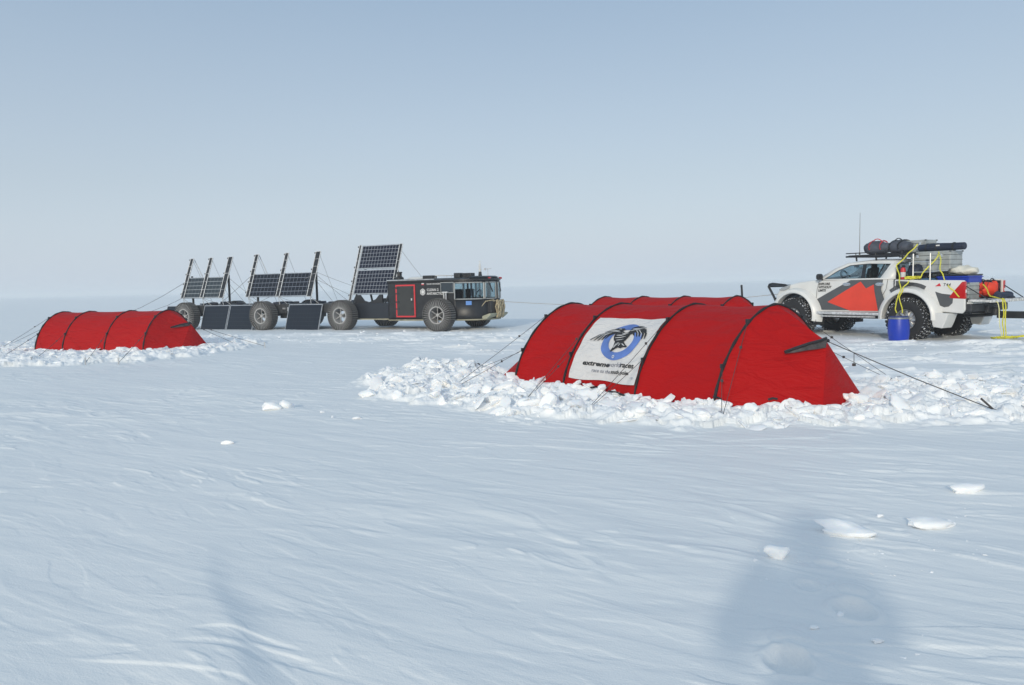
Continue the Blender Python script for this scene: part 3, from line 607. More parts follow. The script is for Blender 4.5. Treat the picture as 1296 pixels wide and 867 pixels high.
# ---------------------------------------------------------------- solar rover
def rvp(px, py, y): return RV.at(px, py, 'y', y)
OFF = [0, -4.452*K, -8.556*K, -13.013*K]; TRK = 2.81; WR = .602*K
def airless_wheel(parent, c, side):
    # tyre of radial blades in an outer band; side -1 = near side
    c = Vector(c); hw = .19; R1 = WR; Ri = WR*.53
    w = MB(); w.lathe([(R1-.03, -hw), (R1, -hw+.015), (R1, hw-.015), (R1-.03, hw)], 60, c, 'y', close=True)
    for k in range(44):
        a = 2*PI*k/44; rm = Matrix.Rotation(-a, 3, 'Y')
        for q in range(5): w.box(c+rm @ Vector((R1+.004, -hw+.038+q*.076, 0)), (.022, .05, .042), rm, 1)
    wo = w.build('wheel', [mat('dull_dark', (.05, .048, .046), .9, spec=.1), MATS['dusty_tread']], parent, 20)
    f = MB()
    for k in range(38):
        a = 2*PI*k/38; rm = Matrix.Rotation(-a, 3, 'Y')
        f.box(c+rm @ Vector(((R1+Ri)/2-.01, 0, 0)), (R1-Ri-.02, hw*2-.01, .016), rm)
    f.build('spring_blades', FIN, wo, 0)
    d = MB(); d.lathe([(Ri, -hw+.025), (R1-.032, -hw+.03), (R1-.032, hw-.03), (Ri, hw-.025)], 48, c, 'y', close=True); d.build('inner_web', mat('matte_black', (.006, .006, .007), .95, spec=0.), wo)
    r = MB(); r.lathe([(Ri-.025, -hw-.005), (Ri+.008, -hw-.008), (Ri+.008, hw), (Ri-.025, hw)], 44, c, 'y', close=True)
    for k in range(6):
        a = 2*PI*k/6+.5; rm = Matrix.Rotation(-a, 3, 'Y')
        r.box(c+rm @ Vector((Ri/2, side*.10, 0)), (Ri, .03, .022), rm)
    r.lathe([(.0001, side*.13), (.05, side*.13), (.065, side*.1), (.065, -side*.1)], 16, c, 'y'); r.build('rim', FIN, wo)
    ax = MB(); ax.tube([c+Vector((0, -side*.05, 0)), c+Vector((0, -side*.55, 0))], .06, 10); ax.build('axle_stub', DARK, wo)
    return wo
MATS['dusty_tread'] = mat('dusty_tread', (.16, .155, .15), .8, bump=.8, bscale=40, var=.35, vscale=25)
def panel(name, P00, P10, P11, P01, parent, m, nu, nv, frame=.035, th=.04):
    # P00 lower left, going round; thickness behind
    P00, P10, P11, P01 = map(Vector, (P00, P10, P11, P01)); n = (P10-P00).cross(P01-P00).normalized()
    b = MB(); b.add([P00, P10, P11, P01, P00-n*th, P10-n*th, P11-n*th, P01-n*th], [(0, 1, 2, 3), (7, 6, 5, 4), (0, 4, 5, 1), (1, 5, 6, 2), (2, 6, 7, 3), (3, 7, 4, 0)])
    o = b.build(name, ALU, parent, 0)
    du = (P10-P00).normalized()*frame; dv = (P01-P00).normalized()*frame; q = [P00+du+dv, P10-du+dv, P11-du-dv, P01+du-dv]
    me = bpy.data.meshes.new('cells'); me.from_pydata([v+n*.004 for v in q], [], [(0, 1, 2, 3)]); uv = me.uv_layers.new(name='UVMap')
    for i, c in enumerate(((0, 0), (nu, 0), (nu, nv), (0, nv))): uv.data[i].uv = c
    me.materials.append(m); c = bpy.data.objects.new('cells', me); COL.objects.link(c); c.parent = o
    return o
YB = .6; ZB = 1.28
TILT = math.tan(math.radians(21))
def pt(x, z): return Vector((x, YB+(z-ZB)*TILT, z))      # point on the tilted array plane
def truss(parent, x, z0, z1, w=.16):
    u = (pt(0, 1)-pt(0, 0)).normalized(); n = Vector((0, -u.z, u.y)); A = pt(x, z0)+n*.03; B = pt(x, z1)+n*.03; L = (B-A).length
    b = MB()
    for s in (-1, 1): b.tube([A+Vector((s*w/2, 0, 0)), B+Vector((s*w/2, 0, 0))], .019, 6)
    nr = int(L/.30)
    for k in range(nr+1):
        p = A.lerp(B, k/nr); b.box(p-n*.0, (w, .02, .028), Matrix.Rotation(-math.atan(TILT), 3, 'X'))
    o = b.build('truss', STEEL, parent)
    c = MB(); c.box((A+B)/2-n*.015, (w-.02, .05, L), Matrix.Rotation(-math.atan(TILT), 3, 'X')); c.build('truss_core', BLACK, o)
    k = MB()
    for f in (.1, .35, .6, .97): k.ell(A.lerp(B, f)+Vector((-w/2-.03, 0, 0)), (.035, .035, .035), 8, 6)
    k.build('clamps', BLACK, o)
    return A, B
def chassis(parent, x0, x1, y0=.32, y1=TRK-.32):
    b = MB(); b.bb(x0, x1, y0, y0+.16, .62, .98); b.bb(x0, x1, y1-.16, y1, .62, .98); b.bb(x0, x1, y0+.16, y1-.16, .88, .965)
    n = 5
    for k in range(n+1): x = x0+(x1-x0)*k/n; b.bb(x-.04, x+.04, y0+.16, y1-.16, .70, .87)
    b.build('chassis', DARK, parent, 0, bevel=.01)

tractor = empty('solar_rover', RV.w((0, 0, 0)), RV.rot, 'black solar powered rover with glazed cab, red-framed door and tall tilted solar array', 'rover')
for x in (OFF[0], OFF[1]):
    for y, s in ((0, -1), (TRK, 1)): airless_wheel(tractor, (x, y, WR-.03), s)
# hull of the front cabin: rounded plan, hollow, with window openings
B0, B1, Y0, Y1 = .36, 1.72, .30, TRK-.30; XR, XF, RC1 = -2.32, 1.55, 1.09
def plan():
    pts = [(XR, Y0)]; nx = 40
    for k in range(1, nx): pts.append((XR+(XF-RC1-XR)*k/nx, Y0))
    for k in range(25): a = -PI/2+PI/2*k/24; pts.append((XF-RC1+RC1*math.cos(a), Y0+RC1+RC1*math.sin(a)))
    for k in range(1, 12): pts.append((XF, Y0+RC1+(Y1-Y0-2*RC1)*k/12))
    for k in range(25): a = PI/2*k/24; pts.append((XF-RC1+RC1*math.cos(a), Y1-RC1+RC1*math.sin(a)))
    for k in range(1, nx+1): pts.append((XF-RC1-(XF-RC1-XR)*k/nx, Y1))
    return pts
PL = plan(); cum = [0]
for a, b in zip(PL, PL[1:]): cum.append(cum[-1]+math.hypot(b[0]-a[0], b[1]-a[1]))
TOT = cum[-1]
def onplan(t, off=0.):
    t = max(0, min(TOT, t)); i = max(j for j in range(len(cum)) if cum[j] <= t+1e-9); i = min(i, len(PL)-2)
    a, b = PL[i], PL[i+1]; L = cum[i+1]-cum[i]; f = (t-cum[i])/L; d = ((b[0]-a[0])/L, (b[1]-a[1])/L)
    return (a[0]+(b[0]-a[0])*f+d[1]*off, a[1]+(b[1]-a[1])*f-d[0]*off)
tx = lambda x: x-XR      # length along the near side for a local x
ta = lambda deg: (XF-RC1-XR)+RC1*math.radians(90+deg)      # length for an angle round the nose
WZ0, WZ1 = 1.07, 1.64
wins = [(ta(-89), ta(-34), WZ0, WZ1), (ta(-31), ta(-3), WZ0, WZ1), (TOT-ta(-3)+.02, TOT-ta(-31), WZ0, WZ1), (TOT-ta(-34), TOT-ta(-89), WZ0, WZ1), (TOT-tx(.40), TOT-tx(-1.3), WZ0, WZ1)]
brk = sorted(set([0, TOT]+[w[0] for w in wins]+[w[1] for w in wins]+cum)); ZR = [B0, .5, WZ0, WZ1, B1]
hull = MB(); V2 = {}
for a, b in zip(brk, brk[1:]):
    if b-a < 1e-6: continue
    c = (a+b)/2; w = [q for q in wins if q[0] < c < q[1]]
    for z0, z1 in zip(ZR, ZR[1:]):
        if w and z0 == WZ0: continue
        A, B = onplan(a), onplan(b); hull.add([(*A, z0), (*B, z0), (*B, z1), (*A, z1)], [(0, 1, 2, 3)])
hull.add([(XR, Y0, B0), (XR, Y1, B0), (XR, Y1, B1), (XR, Y0, B1)], [(0, 1, 2, 3)])
hull.build('body', BLACK, tractor, 40, solid=.03, sflip=-1, weld=True)
fl = MB(); fl.prism([onplan(t, -.05) for t in np.linspace(0, TOT, 80)], B0+.02, B0+.1, 'z'); fl.build('floor_pan', DARK, tractor, 30)
rf = MB(); rp = [onplan(t, .04) for t in np.linspace(0, TOT, 90)]; rp2 = [onplan(t, -.12) for t in np.linspace(0, TOT, 90)]
rf.loft([[(*p, B1-.01) for p in rp], [(*p, B1+.045) for p in rp], [(*p, B1+.10) for p in rp2]]); rf.build('roof', BLACK, tractor, 30)
sk = MB(); sk.loft([[(*onplan(t, .012), B0-.04) for t in np.linspace(0, TOT, 90)], [(*onplan(t, .012), B0+.01) for t in np.linspace(0, TOT, 90)]], False, False); sk.build('skirt_rail', mat('dusty_trim', (.3, .28, .2), .7, var=.3), tractor, 30, solid=.02)
tr1 = MB(); tr1.bb(XR-.02, -.35, Y0-.03, Y0+.05, B1+.04, B1+.085); tr1.build('roof_rail', ALU, tractor, 0, bevel=.01)
for i, (a, b, z0, z1) in enumerate(wins):
    m = MB(); tt = np.linspace(a, b, 12)
    m.tube([(*onplan(t, .012), z0) for t in tt]+[(*onplan(t, .012), z1) for t in tt[::-1]], .02, 6, closed=True)
    wo = m.build('window', mat('grey_window_trim', (.42, .43, .42), .5, .3), tractor)
    g = MB(); g.loft([[(*onplan(t, -.005), z) for t in tt] for z in (z0, z1)], False, False); g.build('pane', GLASS, wo, 60)
# small dark square window with a handle plate, then cab furniture
m = MB(); x0, x1, z0, z1 = -.07, .44, 1.30, 1.66
m.tube([(x0, Y0-.015, z0), (x1, Y0-.015, z0), (x1, Y0-.015, z1), (x0, Y0-.015, z1)], .02, 6, closed=True); wo = m.build('window', MATS['grey_window_trim'], tractor, 0)
g = MB(); g.bb(x0, x1, Y0-.012, Y0-.006, z0, z1); g.build('pane', GLASSD, wo, 0)
g = MB(); g.bb(.08, .12, Y0-.12, Y0-.08, .95, 1.3); g.bb(.17, .2, Y0-.12, Y0-.08, .95, 1.3); g.bb(.02, .25, Y0-.12, Y0-.02, 1.3, 1.34); g.build('mirror_bracket', STEEL, tractor, 0)
g = MB()
for x in (.05, .2, .33, .5, .62): g.bb(x, x+.045, Y0+1.4, Y0+1.44, 1.0, 1.66)
g.build('interior_louvres', mat('pale_blue_curtain', (.3, .36, .5), .7), tractor, 0)
g = MB(); g.bb(.25, .65, Y0+.5, Y0+.95, .8, 1.0); g.bb(.2, .3, Y0+.5, Y0+.95, .9, 1.42); g.bb(.25, .65, Y1-.95, Y1-.5, .8, 1.0); g.bb(.2, .3, Y1-.95, Y1-.5, .9, 1.42); g.build('seat', RUBBER, tractor, 30, bevel=.03)
g = MB(); g.tube([(1.0+.18*math.cos(a)*.35, Y0+.75+.18*math.sin(a), 1.2+.18*math.cos(a)) for a in np.linspace(0, 2*PI, 20)[:-1]], .015, 6, closed=True); g.tube([(1.0, Y0+.75, 1.2), (1.3, Y0+.8, .95)], .02, 6); g.build('steering_wheel', BLACK, tractor)
g = MB(); g.bb(-2.2, -1.45, Y0+.1, Y1-.1, .5, 1.6); g.build('cabin_bulkhead', DARK, tractor, 0)
# door with a red frame
x0, z0, x1, z1 = -1.97, .45, -1.14, 1.62; w = .075
d = MB(); d.bb(x0+.05, x1-.05, Y0-.035, Y0-.003, z0+.05, z1-.05); do = d.build('door', mat('door_grey', (.028, .03, .03), .6, var=.1), tractor, 0, bevel=.008)
f = MB(); f.bb(x0, x1, Y0-.03, Y0-.002, z1-w, z1); f.bb(x0, x1, Y0-.03, Y0-.002, z0, z0+w)
for xa in (x0, x1-w):
    cuts = [z0+w, z0+.30, z0+.55, z0+.85, z1-w] if xa == x0 else [z0+w, z1-w]
    for a, b in zip(cuts, cuts[1:]): f.bb(xa, xa+w, Y0-.03, Y0-.002, a+.012, b-.012 if xa == x0 else b)
f.build('door_frame', REDP, do, 0)
h = MB()
for z in (z0+.30, z0+.55, z0+.85, z1-.12): h.bb(x0-.01, x0+.16, Y0-.05, Y0-.03, z-.02, z+.02); h.bb(x1-.15, x1-.06, Y0-.05, Y0-.034, z-.02, z+.02)
h.build('hinge', BLACK, do, 0)
h = MB(); h.bb(x1-.16, x1-.12, Y0-.06, Y0-.035, 1.05, 1.13); h.build('handle', STEEL, do, 0)
# markings on the near side
fp = lambda x0, z0: (lambda x, y: Vector((x0+x, Y0-.004, z0+y)))
text('CLEAN 2', .125, 'lettering', SNOWP, tractor, fp(-.66, 1.375), .002)
text('ANTARCTICA', .115, 'lettering', SNOWP, tractor, fp(-.66, 1.245), .003)
text('SOLAR VOYAGER', .07, 'lettering', SNOWP, tractor, fp(-.66, 1.60), .001)
e = MB()
for k in range(6):
    a0, a1 = PI/6+k*PI/3, PI/6+(k+1)*PI/3
    for ra, rb in ((.115, .085), (.068, 0.0)):
        P = lambda a, r: (-.83+r*math.cos(a), Y0-.005, 1.345+r*math.sin(a)*1.1)
        e.add([P(a0, ra), P(a1, ra), P(a1, rb), P(a0, rb)] if rb else [P(a0, ra), P(a1, ra), P(0, 0)], [(0, 1, 2, 3)] if rb else [(0, 1, 2)])
e.build('emblem', SNOWP, tractor, 0, fix=False)
e = MB(); e.bb(-.87, -.77, Y0-.006, Y0-.003, 1.625, 1.66, 0); e.bb(-.87, -.77, Y0-.006, Y0-.003, 1.592, 1.625, 1); e.build('flag', [SNOWP, REDP], tractor, 0)
t0 = ta(-68); e = MB(); e.loft([[(*onplan(t, .004), z) for t in (t0, t0+.07, t0+.14, t0+.2)] for z in (.86, 1.0)], False, False); e.build('sticker', BLUE2, tractor, 60, fix=False)
# rear deck and tank
XD = -3.85
b = MB(); b.bb(XD, XR-.004, Y0+.03, Y1-.03, .40, .97); b.build('deck', mat('deck_black', (.016, .02, .028), .35), tractor, 0, bevel=.02)
b = MB(); b.bb(XD, XR-.01, Y0+.02, Y0+.04, .36, .40); b.build('deck_edge', MATS['dusty_trim'], tractor, 0)
b = MB()
for x in (-3.75, -2.75):
    b.prism([(x-.12, .97), (x+.62 if x < -3 else x+.1, .97), (x+.30 if x < -3 else x+.02, 1.07), (x+.12, 1.28), (x-.02, 1.28), (x-.1, 1.1)] if x < -3 else [(x-.55, .97), (x+.15, .97), (x+.12, 1.28), (x, 1.28), (x-.15, 1.12)], Y0+.05, Y0+.13)
b.build('array_bracket', BLACK, tractor, 0)
# tall array: two panels one above the other
xa, xb = -4.12, -2.40; ZT = 3.16; zm = ZB+.02+(ZT-ZB)*.5
panel('solar_panel', pt(xa, ZB+.02), pt(xb, ZB+.02), pt(xb, zm-.015), pt(xa, zm-.015), tractor, CELL, 12, 6)
panel('solar_panel', pt(xa, zm+.015), pt(xb, zm+.015), pt(xb, ZT), pt(xa, ZT), tractor, CELL, 12, 6)
truss(tractor, xa-.07, 1.05, ZT+.0, .1); truss(tractor, xb+.07, 1.25, ZT-.02, .13)
b = MB()
for x in (-3.95, -2.5): b.tube([pt(x, 2.5)+Vector((0, .06, 0)), (x, 1.6, .95)], .04, 8); b.tube([pt(x, 1.3), (x, .35, .95)], .03, 6)
b.build('array_strut', DARK, tractor)
# roof gear
b = MB(); b.lathe([(.16, B1+.08), (.16, B1+.16), (.09, B1+.22), (.09, B1+.33), (.11, B1+.34), (.11, B1+.38), (.0001, B1+.38)], 16, (-2.2, .9, 0)); b.build('roof_beacon', BLACK, tractor)
b = MB(); b.lathe([(.42, B1+.10), (.40, B1+.14), (.3, B1+.17), (.15, B1+.19), (.0001, B1+.195)], 28, (-1.6, 1.3, 0)); b.build('radome', OFFW, tractor, 50)
b = MB(); b.bb(-.92, -.52, .45, .8, B1+.09, B1+.21); b.build('roof_box', BLACK, tractor, 0, bevel=.02)
b = MB(); b.bb(.28, .52, .6, .9, B1+.09, B1+.27); b.build('roof_box', BLACK, tractor, 0, bevel=.02)
b = MB(); b.bb(.60, .95, .65, .95, B1+.09, B1+.26); b.build('roof_box', BLACK, tractor, 0, bevel=.02)
b = MB(); b.tube([(-.48, .6, B1+.1), (-.48, .6, B1+.2), (.2, .6, B1+.19), (.2, .6, B1+.1)], .01, 6); b.tube([(-.48, 1.4, B1+.1), (-.48, 1.4, B1+.2), (.2, 1.4, B1+.2), (.2, 1.4, B1+.1)], .01, 6)
for q in range(5): b.tube([(-.42+q*.13, .6, B1+.19), (-.42+q*.13, 1.4, B1+.19)], .008, 5)
b.build('roof_rack', OFFW, tractor)
b = MB(); b.lathe([(.12, B1+.08), (.07, B1+.14), (.05, B1+.3)], 12, (1.02, 1.2, 0)); b.build('mast_base', BLACK, tractor)
b = MB()
for z, r in ((.30, .05), (.36, .06), (.42, .05), (.48, .06), (.54, .04)): b.lathe([(r, B1+z), (r, B1+z+.03), (.02, B1+z+.035), (.02, B1+z+.07)], 12, (1.02, 1.2, 0))
b.tube([(1.02, 1.2, B1+.5), (1.02, 1.2, B1+.68)], .01, 5); b.tube([(.97, 1.2, B1+.66), (1.07, 1.2, B1+.66)], .01, 5); b.build('sensor', OFFW, tractor)
b = MB(); b.tube([(1.28, 1.3, B1+.08), (1.28, 1.3, B1+.38)], .01, 5); b.tube([(1.18, 1.25, B1+.38), (1.40, 1.35, B1+.41)], .012, 5); b.bb(1.17, 1.21, 1.22, 1.28, B1+.34, B1+.42); b.build('wind_vane', STEEL, tractor)
b = MB(); b.loft([[(*onplan(t, -.02), B1+.095) for t in np.linspace(ta(-60), TOT-ta(-60), 40)], [(*onplan(t, -.14), B1+.15) for t in np.linspace(ta(-60), TOT-ta(-60), 40)]]); b.build('roof_visor', BLACK, tractor)
for y in (Y0+.75, Y1-.62):
    b = MB(); b.bb(XF-.12, XF-.04, y-.05, y+.05, B1+.03, B1+.10); b.build('marker_lamp', LIGHTR, tractor, 0)
b = MB()
for dg in (-24, 10): b.tube([(*onplan(ta(dg), .03), WZ1+.03), (*onplan(ta(dg+8), .04), WZ1-.25)], .014, 6); b.tube([(*onplan(ta(dg+2), .035), WZ1-.05), (*onplan(ta(dg+10), .035), WZ1-.33)], .022, 6)
b.build('wiper', BLACK, tractor)
# nose: winch recess, skid plate, coiled rope
b = MB(); b.bb(XF-.24, XF+.02, Y0+.62, Y1-.5, .56, .98); b.build('winch_box', BLACK, tractor, 0, bevel=.02)
b = MB(); b.prism([(XF-.5, .36), (XF-.08, .36), (XF+.12, .52), (XF+.06, .56), (XF-.35, .42)], Y0+.42, Y1-.42); b.build('skid_plate', OLIVE, tractor, 0, bevel=.01)
b = MB(); rd = random.Random(3)
for j in range(5):
    y = Y0+.95+.11*j
    b.tube([(XF+.10+.04*math.cos(a)+rd.uniform(-.012, .012), y+rd.uniform(-.05, .05), .70+.30*math.sin(a)+rd.uniform(-.02, .02)) for a in np.linspace(0, 2*PI, 18)[:-1]], .03, 6, closed=True)
b.tube([(XF-.35, Y0+.40, .90), (XF-.15, Y0+.55, .97), (XF+.05, Y0+.9, .98)], .022, 6); b.tube([(XF-.30, Y0+.40, .62), (XF-.25, Y0+.42, .80), (XF-.12, Y0+.5, .98), (XF+.05, Y0+.8, 1.02)], .016, 6)
ro = b.build('coiled_rope', BEIGE, None); ro.location = tractor.location; ro.rotation_euler = tractor.rotation_euler; tag(ro, 'beige rope coiled on the nose of the black rover', 'rope')
# trailers
pa_, pb_ = pt(xa, 1.6), pt(xa, 1.25); YB = .2
def line(parent, a, b, r=.007, m=ROPEG, name='stay_wire'):
    A, B = Vector(a), Vector(b); q = MB(); L = (B-A).length; q.tube([A.lerp(B, t)-Vector((0, 0, .01*L*math.sin(PI*t))) for t in (0, .25, .5, .75, 1)], r, 5); q.build(name, m, parent)
def trailer(xw, xfront, xl, xr, cellm, ztop, zp, label, nu, nv):
    root = empty('solar_trailer', RV.w((xw, 0, 0)), RV.rot, label, 'trailer', 'trailers coupled behind the black rover')
    g = empty('x', (0, 0, 0)); bpy.data.objects.remove(g)
    sh = Vector((xw, 0, 0))
    pv = empty('tmp', (0, 0, 0)); 
    for y, s in ((0, -1), (TRK, 1)): airless_wheel(pv, (xw, y, WR-.03), s)
    chassis(pv, xw-.75, xfront)
    b = MB(); b.tube([(xw, .2, WR-.02), (xw, TRK-.2, WR-.02)], .05, 8); b.bb(xw+.35, xw+1.25, .55, TRK-.55, .42, .86); b.bb(xw-.5, xw-.2, .5, TRK-.5, .5, .86); b.tube([(xfront, TRK/2, .8), (xfront+.5, TRK/2, .7)], .05, 8); b.build('undercarriage', DARK, pv, 0)
    b = MB()
    for k in range(14): b.box((random.uniform(xw-.6, xfront-.1), random.uniform(.45, 2.3), 1.0+random.uniform(0, .04)), (random.uniform(.12, .4), random.uniform(.1, .3), random.uniform(.05, .12)), Matrix.Rotation(random.uniform(0, 3), 3, 'Z'))
    b.build('deck_gear', NAVY, pv, 0, bevel=.01)
    b = MB(); b.bb(xw+.7, xw+.85, .33-.03, .33, .78, .84); b.bb(xw+.95, xw+1.0, .29, .33, .70, .86); b.build('latch', ALU, pv, 0)
    xm = (xl+xr)/2; zt = ztop
    for a, c in ((xl, xm), (xm, xr)): panel('solar_panel', pt(a+.03, ZB), pt(c-.03, ZB), pt(c-.03, zp), pt(a+.03, zp), pv, cellm, nu, nv, .03)
    ends = [truss(pv, x, ZB if i < 2 else ZB-.02, zt, .17 if i < 2 else .23) for i, x in enumerate((xl, xm, xr))]
    b = MB()
    for x in (xl+.12, xr+.0): p = pt(x, 2.15); b.tube([(x, p.y+.1, .95), (x, p.y+.1, 2.2)], .045, 8)
    b.build('mast', BLACK, pv)
    b = MB(); p = pt(xl, zt); b.tube([p+Vector((.04, .05, -.03)), (xl+.25, p.y+.35, 2.0)], .016, 6)
    for x in (xl, xm, xr): b.tube([pt(x, ZB+.05)+Vector((0, 0, 0)), (x-.05, .33, .97)], .014, 5); b.tube([pt(x, ZB), (x+.2, .5, .97)], .012, 5)
    b.build('prop_rod', STEEL, pv)
    for i, (A, B) in enumerate(ends): line(pv, B, (B.x+.15, B.y+.9, .97), .006)
    line(pv, pt(xr, 2.15), (xr+1.0, 1.4, .97)); line(pv, pt(xr, 2.0), (xr+.45, 1.1, .97)); line(pv, pt(xm, ZB), (xm+.6, .8, .97), .006)
    for ch in [c for c in bpy.data.objects if c.parent is pv]:
        ch.parent = root; ch.location = -sh
    bpy.data.objects.remove(pv); return root, sh
t1, s1 = trailer(OFF[2], -4.75, -9.02+.02, -5.86, CELLM, 2.98, 2.20, 'middle trailer with two bright-gridded solar panels, coupled right behind the rover', 8, 5)
t2, s2 = trailer(OFF[3], -8.95, -12.62, -10.42, CELLG, 2.93, 2.14, 'rear trailer with two duller grey solar panels, nearest the left tent', 5, 5)
def rl(px, py, z=.02): return RV.loc(G(px, py, z))
line(t1, pt(-5.86, 2.1)-s1+Vector((0, -.06, 0)), rl(256, 415)-s1, .008); line(t1, pt(-9.0, 2.2)-s1, rl(243, 413)-s1, .008)
line(t2, pt(-10.42, 2.2)-s2+Vector((0, -.06, 0)), rl(165, 402)-s2, .009, ROPE); line(t2, pt(-12.62, 2.0)-s2, rl(140, 403)-s2, .009, ROPE)
line(tractor, pt(xb, 3.0)+Vector((0, .4, 0)), (-1.6, 1.6, B1+.1), .006); line(tractor, pa_, pt(-5.8, 2.2), .007); line(tractor, pb_, pt(-5.8, 1.95), .007)
# spare panels leaning on the train
def leaner(x0, x1, label, m=CELLD, zt=.97, lean=.0):
    yb, yt = -.08, .24; root = empty('leaning_solar_panel', RV.w(((x0+x1)/2, yb, 0)), RV.rot, label, 'solar panel', 'dark solar panels leaning on the trailers'); d = Vector(((x0+x1)/2, yb, 0))
    panel('panel_frame', Vector((x0, yb, -.03))-d, Vector((x1, yb, -.03))-d, Vector((x1, yt, zt))-d, Vector((x0, yt, zt))-d, root, m, 10, 6, .03)
leaner(-13.6, -12.05, 'dark solar panel behind the left tent tip, leaning on the rear trailer')
leaner(-11.42, -10.02, 'dark leaning solar panel left of its neighbour between the two trailer wheels')
leaner(-9.98, -8.6, 'dark leaning solar panel partly behind the middle trailer wheel')
leaner(-6.92, -5.28, 'single dark solar panel with pale side edges leaning between trailer and rover wheels')
# tow line from the rover nose to the pickup
A = RV.w((XF+.1, 1.5, .95)); B = TR.w((4.15, 0, 1.1)); q = MB(); pts = []
for t in np.linspace(0, 1, 40): p = A.lerp(B, t); pts.append(p-Vector((0, 0, .0+1.1*math.sin(PI*t)*.22)))
q.tube(pts, .008, 5); tag(q.build('rope', mat('pale_rope', (.35, .3, .25), .8), None), 'long thin rope running across the snow from rover nose to pickup', 'rope')

# ---------------------------------------------------------------- pickup truck
tk = empty('pickup_truck', TR.w((0, 0, 0)), TR.rot, 'white lifted pickup with red and grey mountain decal and loaded open bed', 'pickup truck')
WB = 3.24
def arc(cx, cz, r, a0, a1, n): return [(cx+r*math.cos(math.radians(a0+(a1-a0)*k/n)), cz+r*math.sin(math.radians(a0+(a1-a0)*k/n))) for k in range(n+1)]
W = .93; CZ = .50
low = [(.42, .62), (.42, 1.44), (.8, 1.455), (2.43, 1.46), (2.72, 1.46), (3.2, 1.41), (3.62, 1.33), (3.9, 1.22), (4.02, 1.05), (4.05, .8), (3.95, .66)]+arc(WB, CZ, .62, 15, 165, 14)+[(2.55, .60)]
b = MB()
def wy(z, x): # body half-width with tumblehome
    if x < .41: return W
    return W-.05*max(0, (z-1.15)/.3)-(.12*max(0, (x-3.2)/.85))
side = []
for sgn in (-1, 1): side.append([(x, sgn*wy(z, x), z) for x, z in low])
b.loft(side, True, True); b.build('body', WHITE, tk, 30, bevel=.035)
# bed: two side walls, front wall, floor
bed = [(.40, .62), (.40, 1.43), (-1.27, 1.385), (-1.30, 1.36), (-1.31, .70), (-1.25, .62)]+arc(0, CZ, .62, 165, 15, 14)[::1]
bo = None
for sgn in (1, -1):
    b = MB(); b.prism([(x, z) for x, z in bed], sgn*(W-.07), sgn*W); o = b.build('bed_side', WHITE, tk, 30, bevel=.02)
for sgn in (1, -1):
    b = MB(); b.bb(-1.24, .32, sgn*(W-.072), sgn*(W-.085), .93, 1.36); b.build('bed_lining', RUBBER, tk, 0)
b = MB(); b.bb(-1.26, .38, -W+.075, W-.075, .86, .92); b.bb(.33, .39, -W+.075, W-.075, .93, 1.41)
b.bb(-.5, .5, -W+.075, -W+.30, .93, 1.12); b.bb(-.5, .5, W-.30, W-.075, .93, 1.12); b.build('bed_floor', DARK, tk, 0, bevel=.01)
# tailgate folded down flat with a drooping step edge
b = MB(); b.bb(-1.80, -1.33, -W+.08, W-.08, .885, .935); b.bb(-1.84, -1.80, -W+.08, W-.08, .87, .93); b.build('tailgate', mat('scuffed_white', (.6, .6, .58), .5, var=.25, vscale=12), tk, 0, bevel=.012)
b = MB(); b.bb(-1.79, -1.34, -W+.14, W-.14, .9355, .945); b.build('tailgate_liner', mat('snowy_liner', (.02, .02, .022), .7, col2=(.6, .62, .65), vscale=9), tk, 0)
for sgn in (1, -1):
    b = MB(); b.tube([(-1.30, sgn*(W-.05), 1.25), (-1.76, sgn*(W-.10), .95)], .012, 6); b.build('tailgate_strap', BLACK, tk)
# wheel arch linings
b = MB()
for cx in (0, WB):
    for sgn in (-1, 1): b.loft([[(x, sgn*y, z) for x, z in arc(cx, CZ, .615, 0, 180, 16)] for y in (.35, .92)], False, False)
b.build('arch_liner', BLACK, tk, 60, solid=.01)
for cx in (0, WB):
    for sgn in (1, -1):
        b = MB(); ri = .615; rings = []
        a0, a1 = (-4, 184) if cx == 0 else (2, 192)
        for k in range(29):
            a = math.radians(a0+(a1-a0)*k/28); c_, s_ = math.cos(a), math.sin(a); ro_ = .76+.05*abs(c_)**3*(1 if cx == 0 else 1)
            P = lambda r, y: (cx+r*c_, sgn*y, CZ+r*s_)
            rings.append([P(ri, .90), P(ri, 1.11), P(ri+.025, 1.13), P(ri+.10, 1.10), P(ro_, .935), P(ro_, .90)])
        b.loft(rings, True, True); b.build('fender_flare', WHITE, tk, 45)
        # mudflap
        if cx == 0:
            b = MB(); b.prism([(-.58, .64), (-1.02, .62), (-.94, .40), (-.88, .27), (-.66, .30)], sgn*.66, sgn*1.09); b.build('mudflap', OFFW, tk, 0, bevel=.02)
        else:
            b = MB(); b.bb(cx-.72, cx-.68, sgn*.7, sgn*1.08, .25, .62); b.build('mudflap', RUBBER, tk, 0)
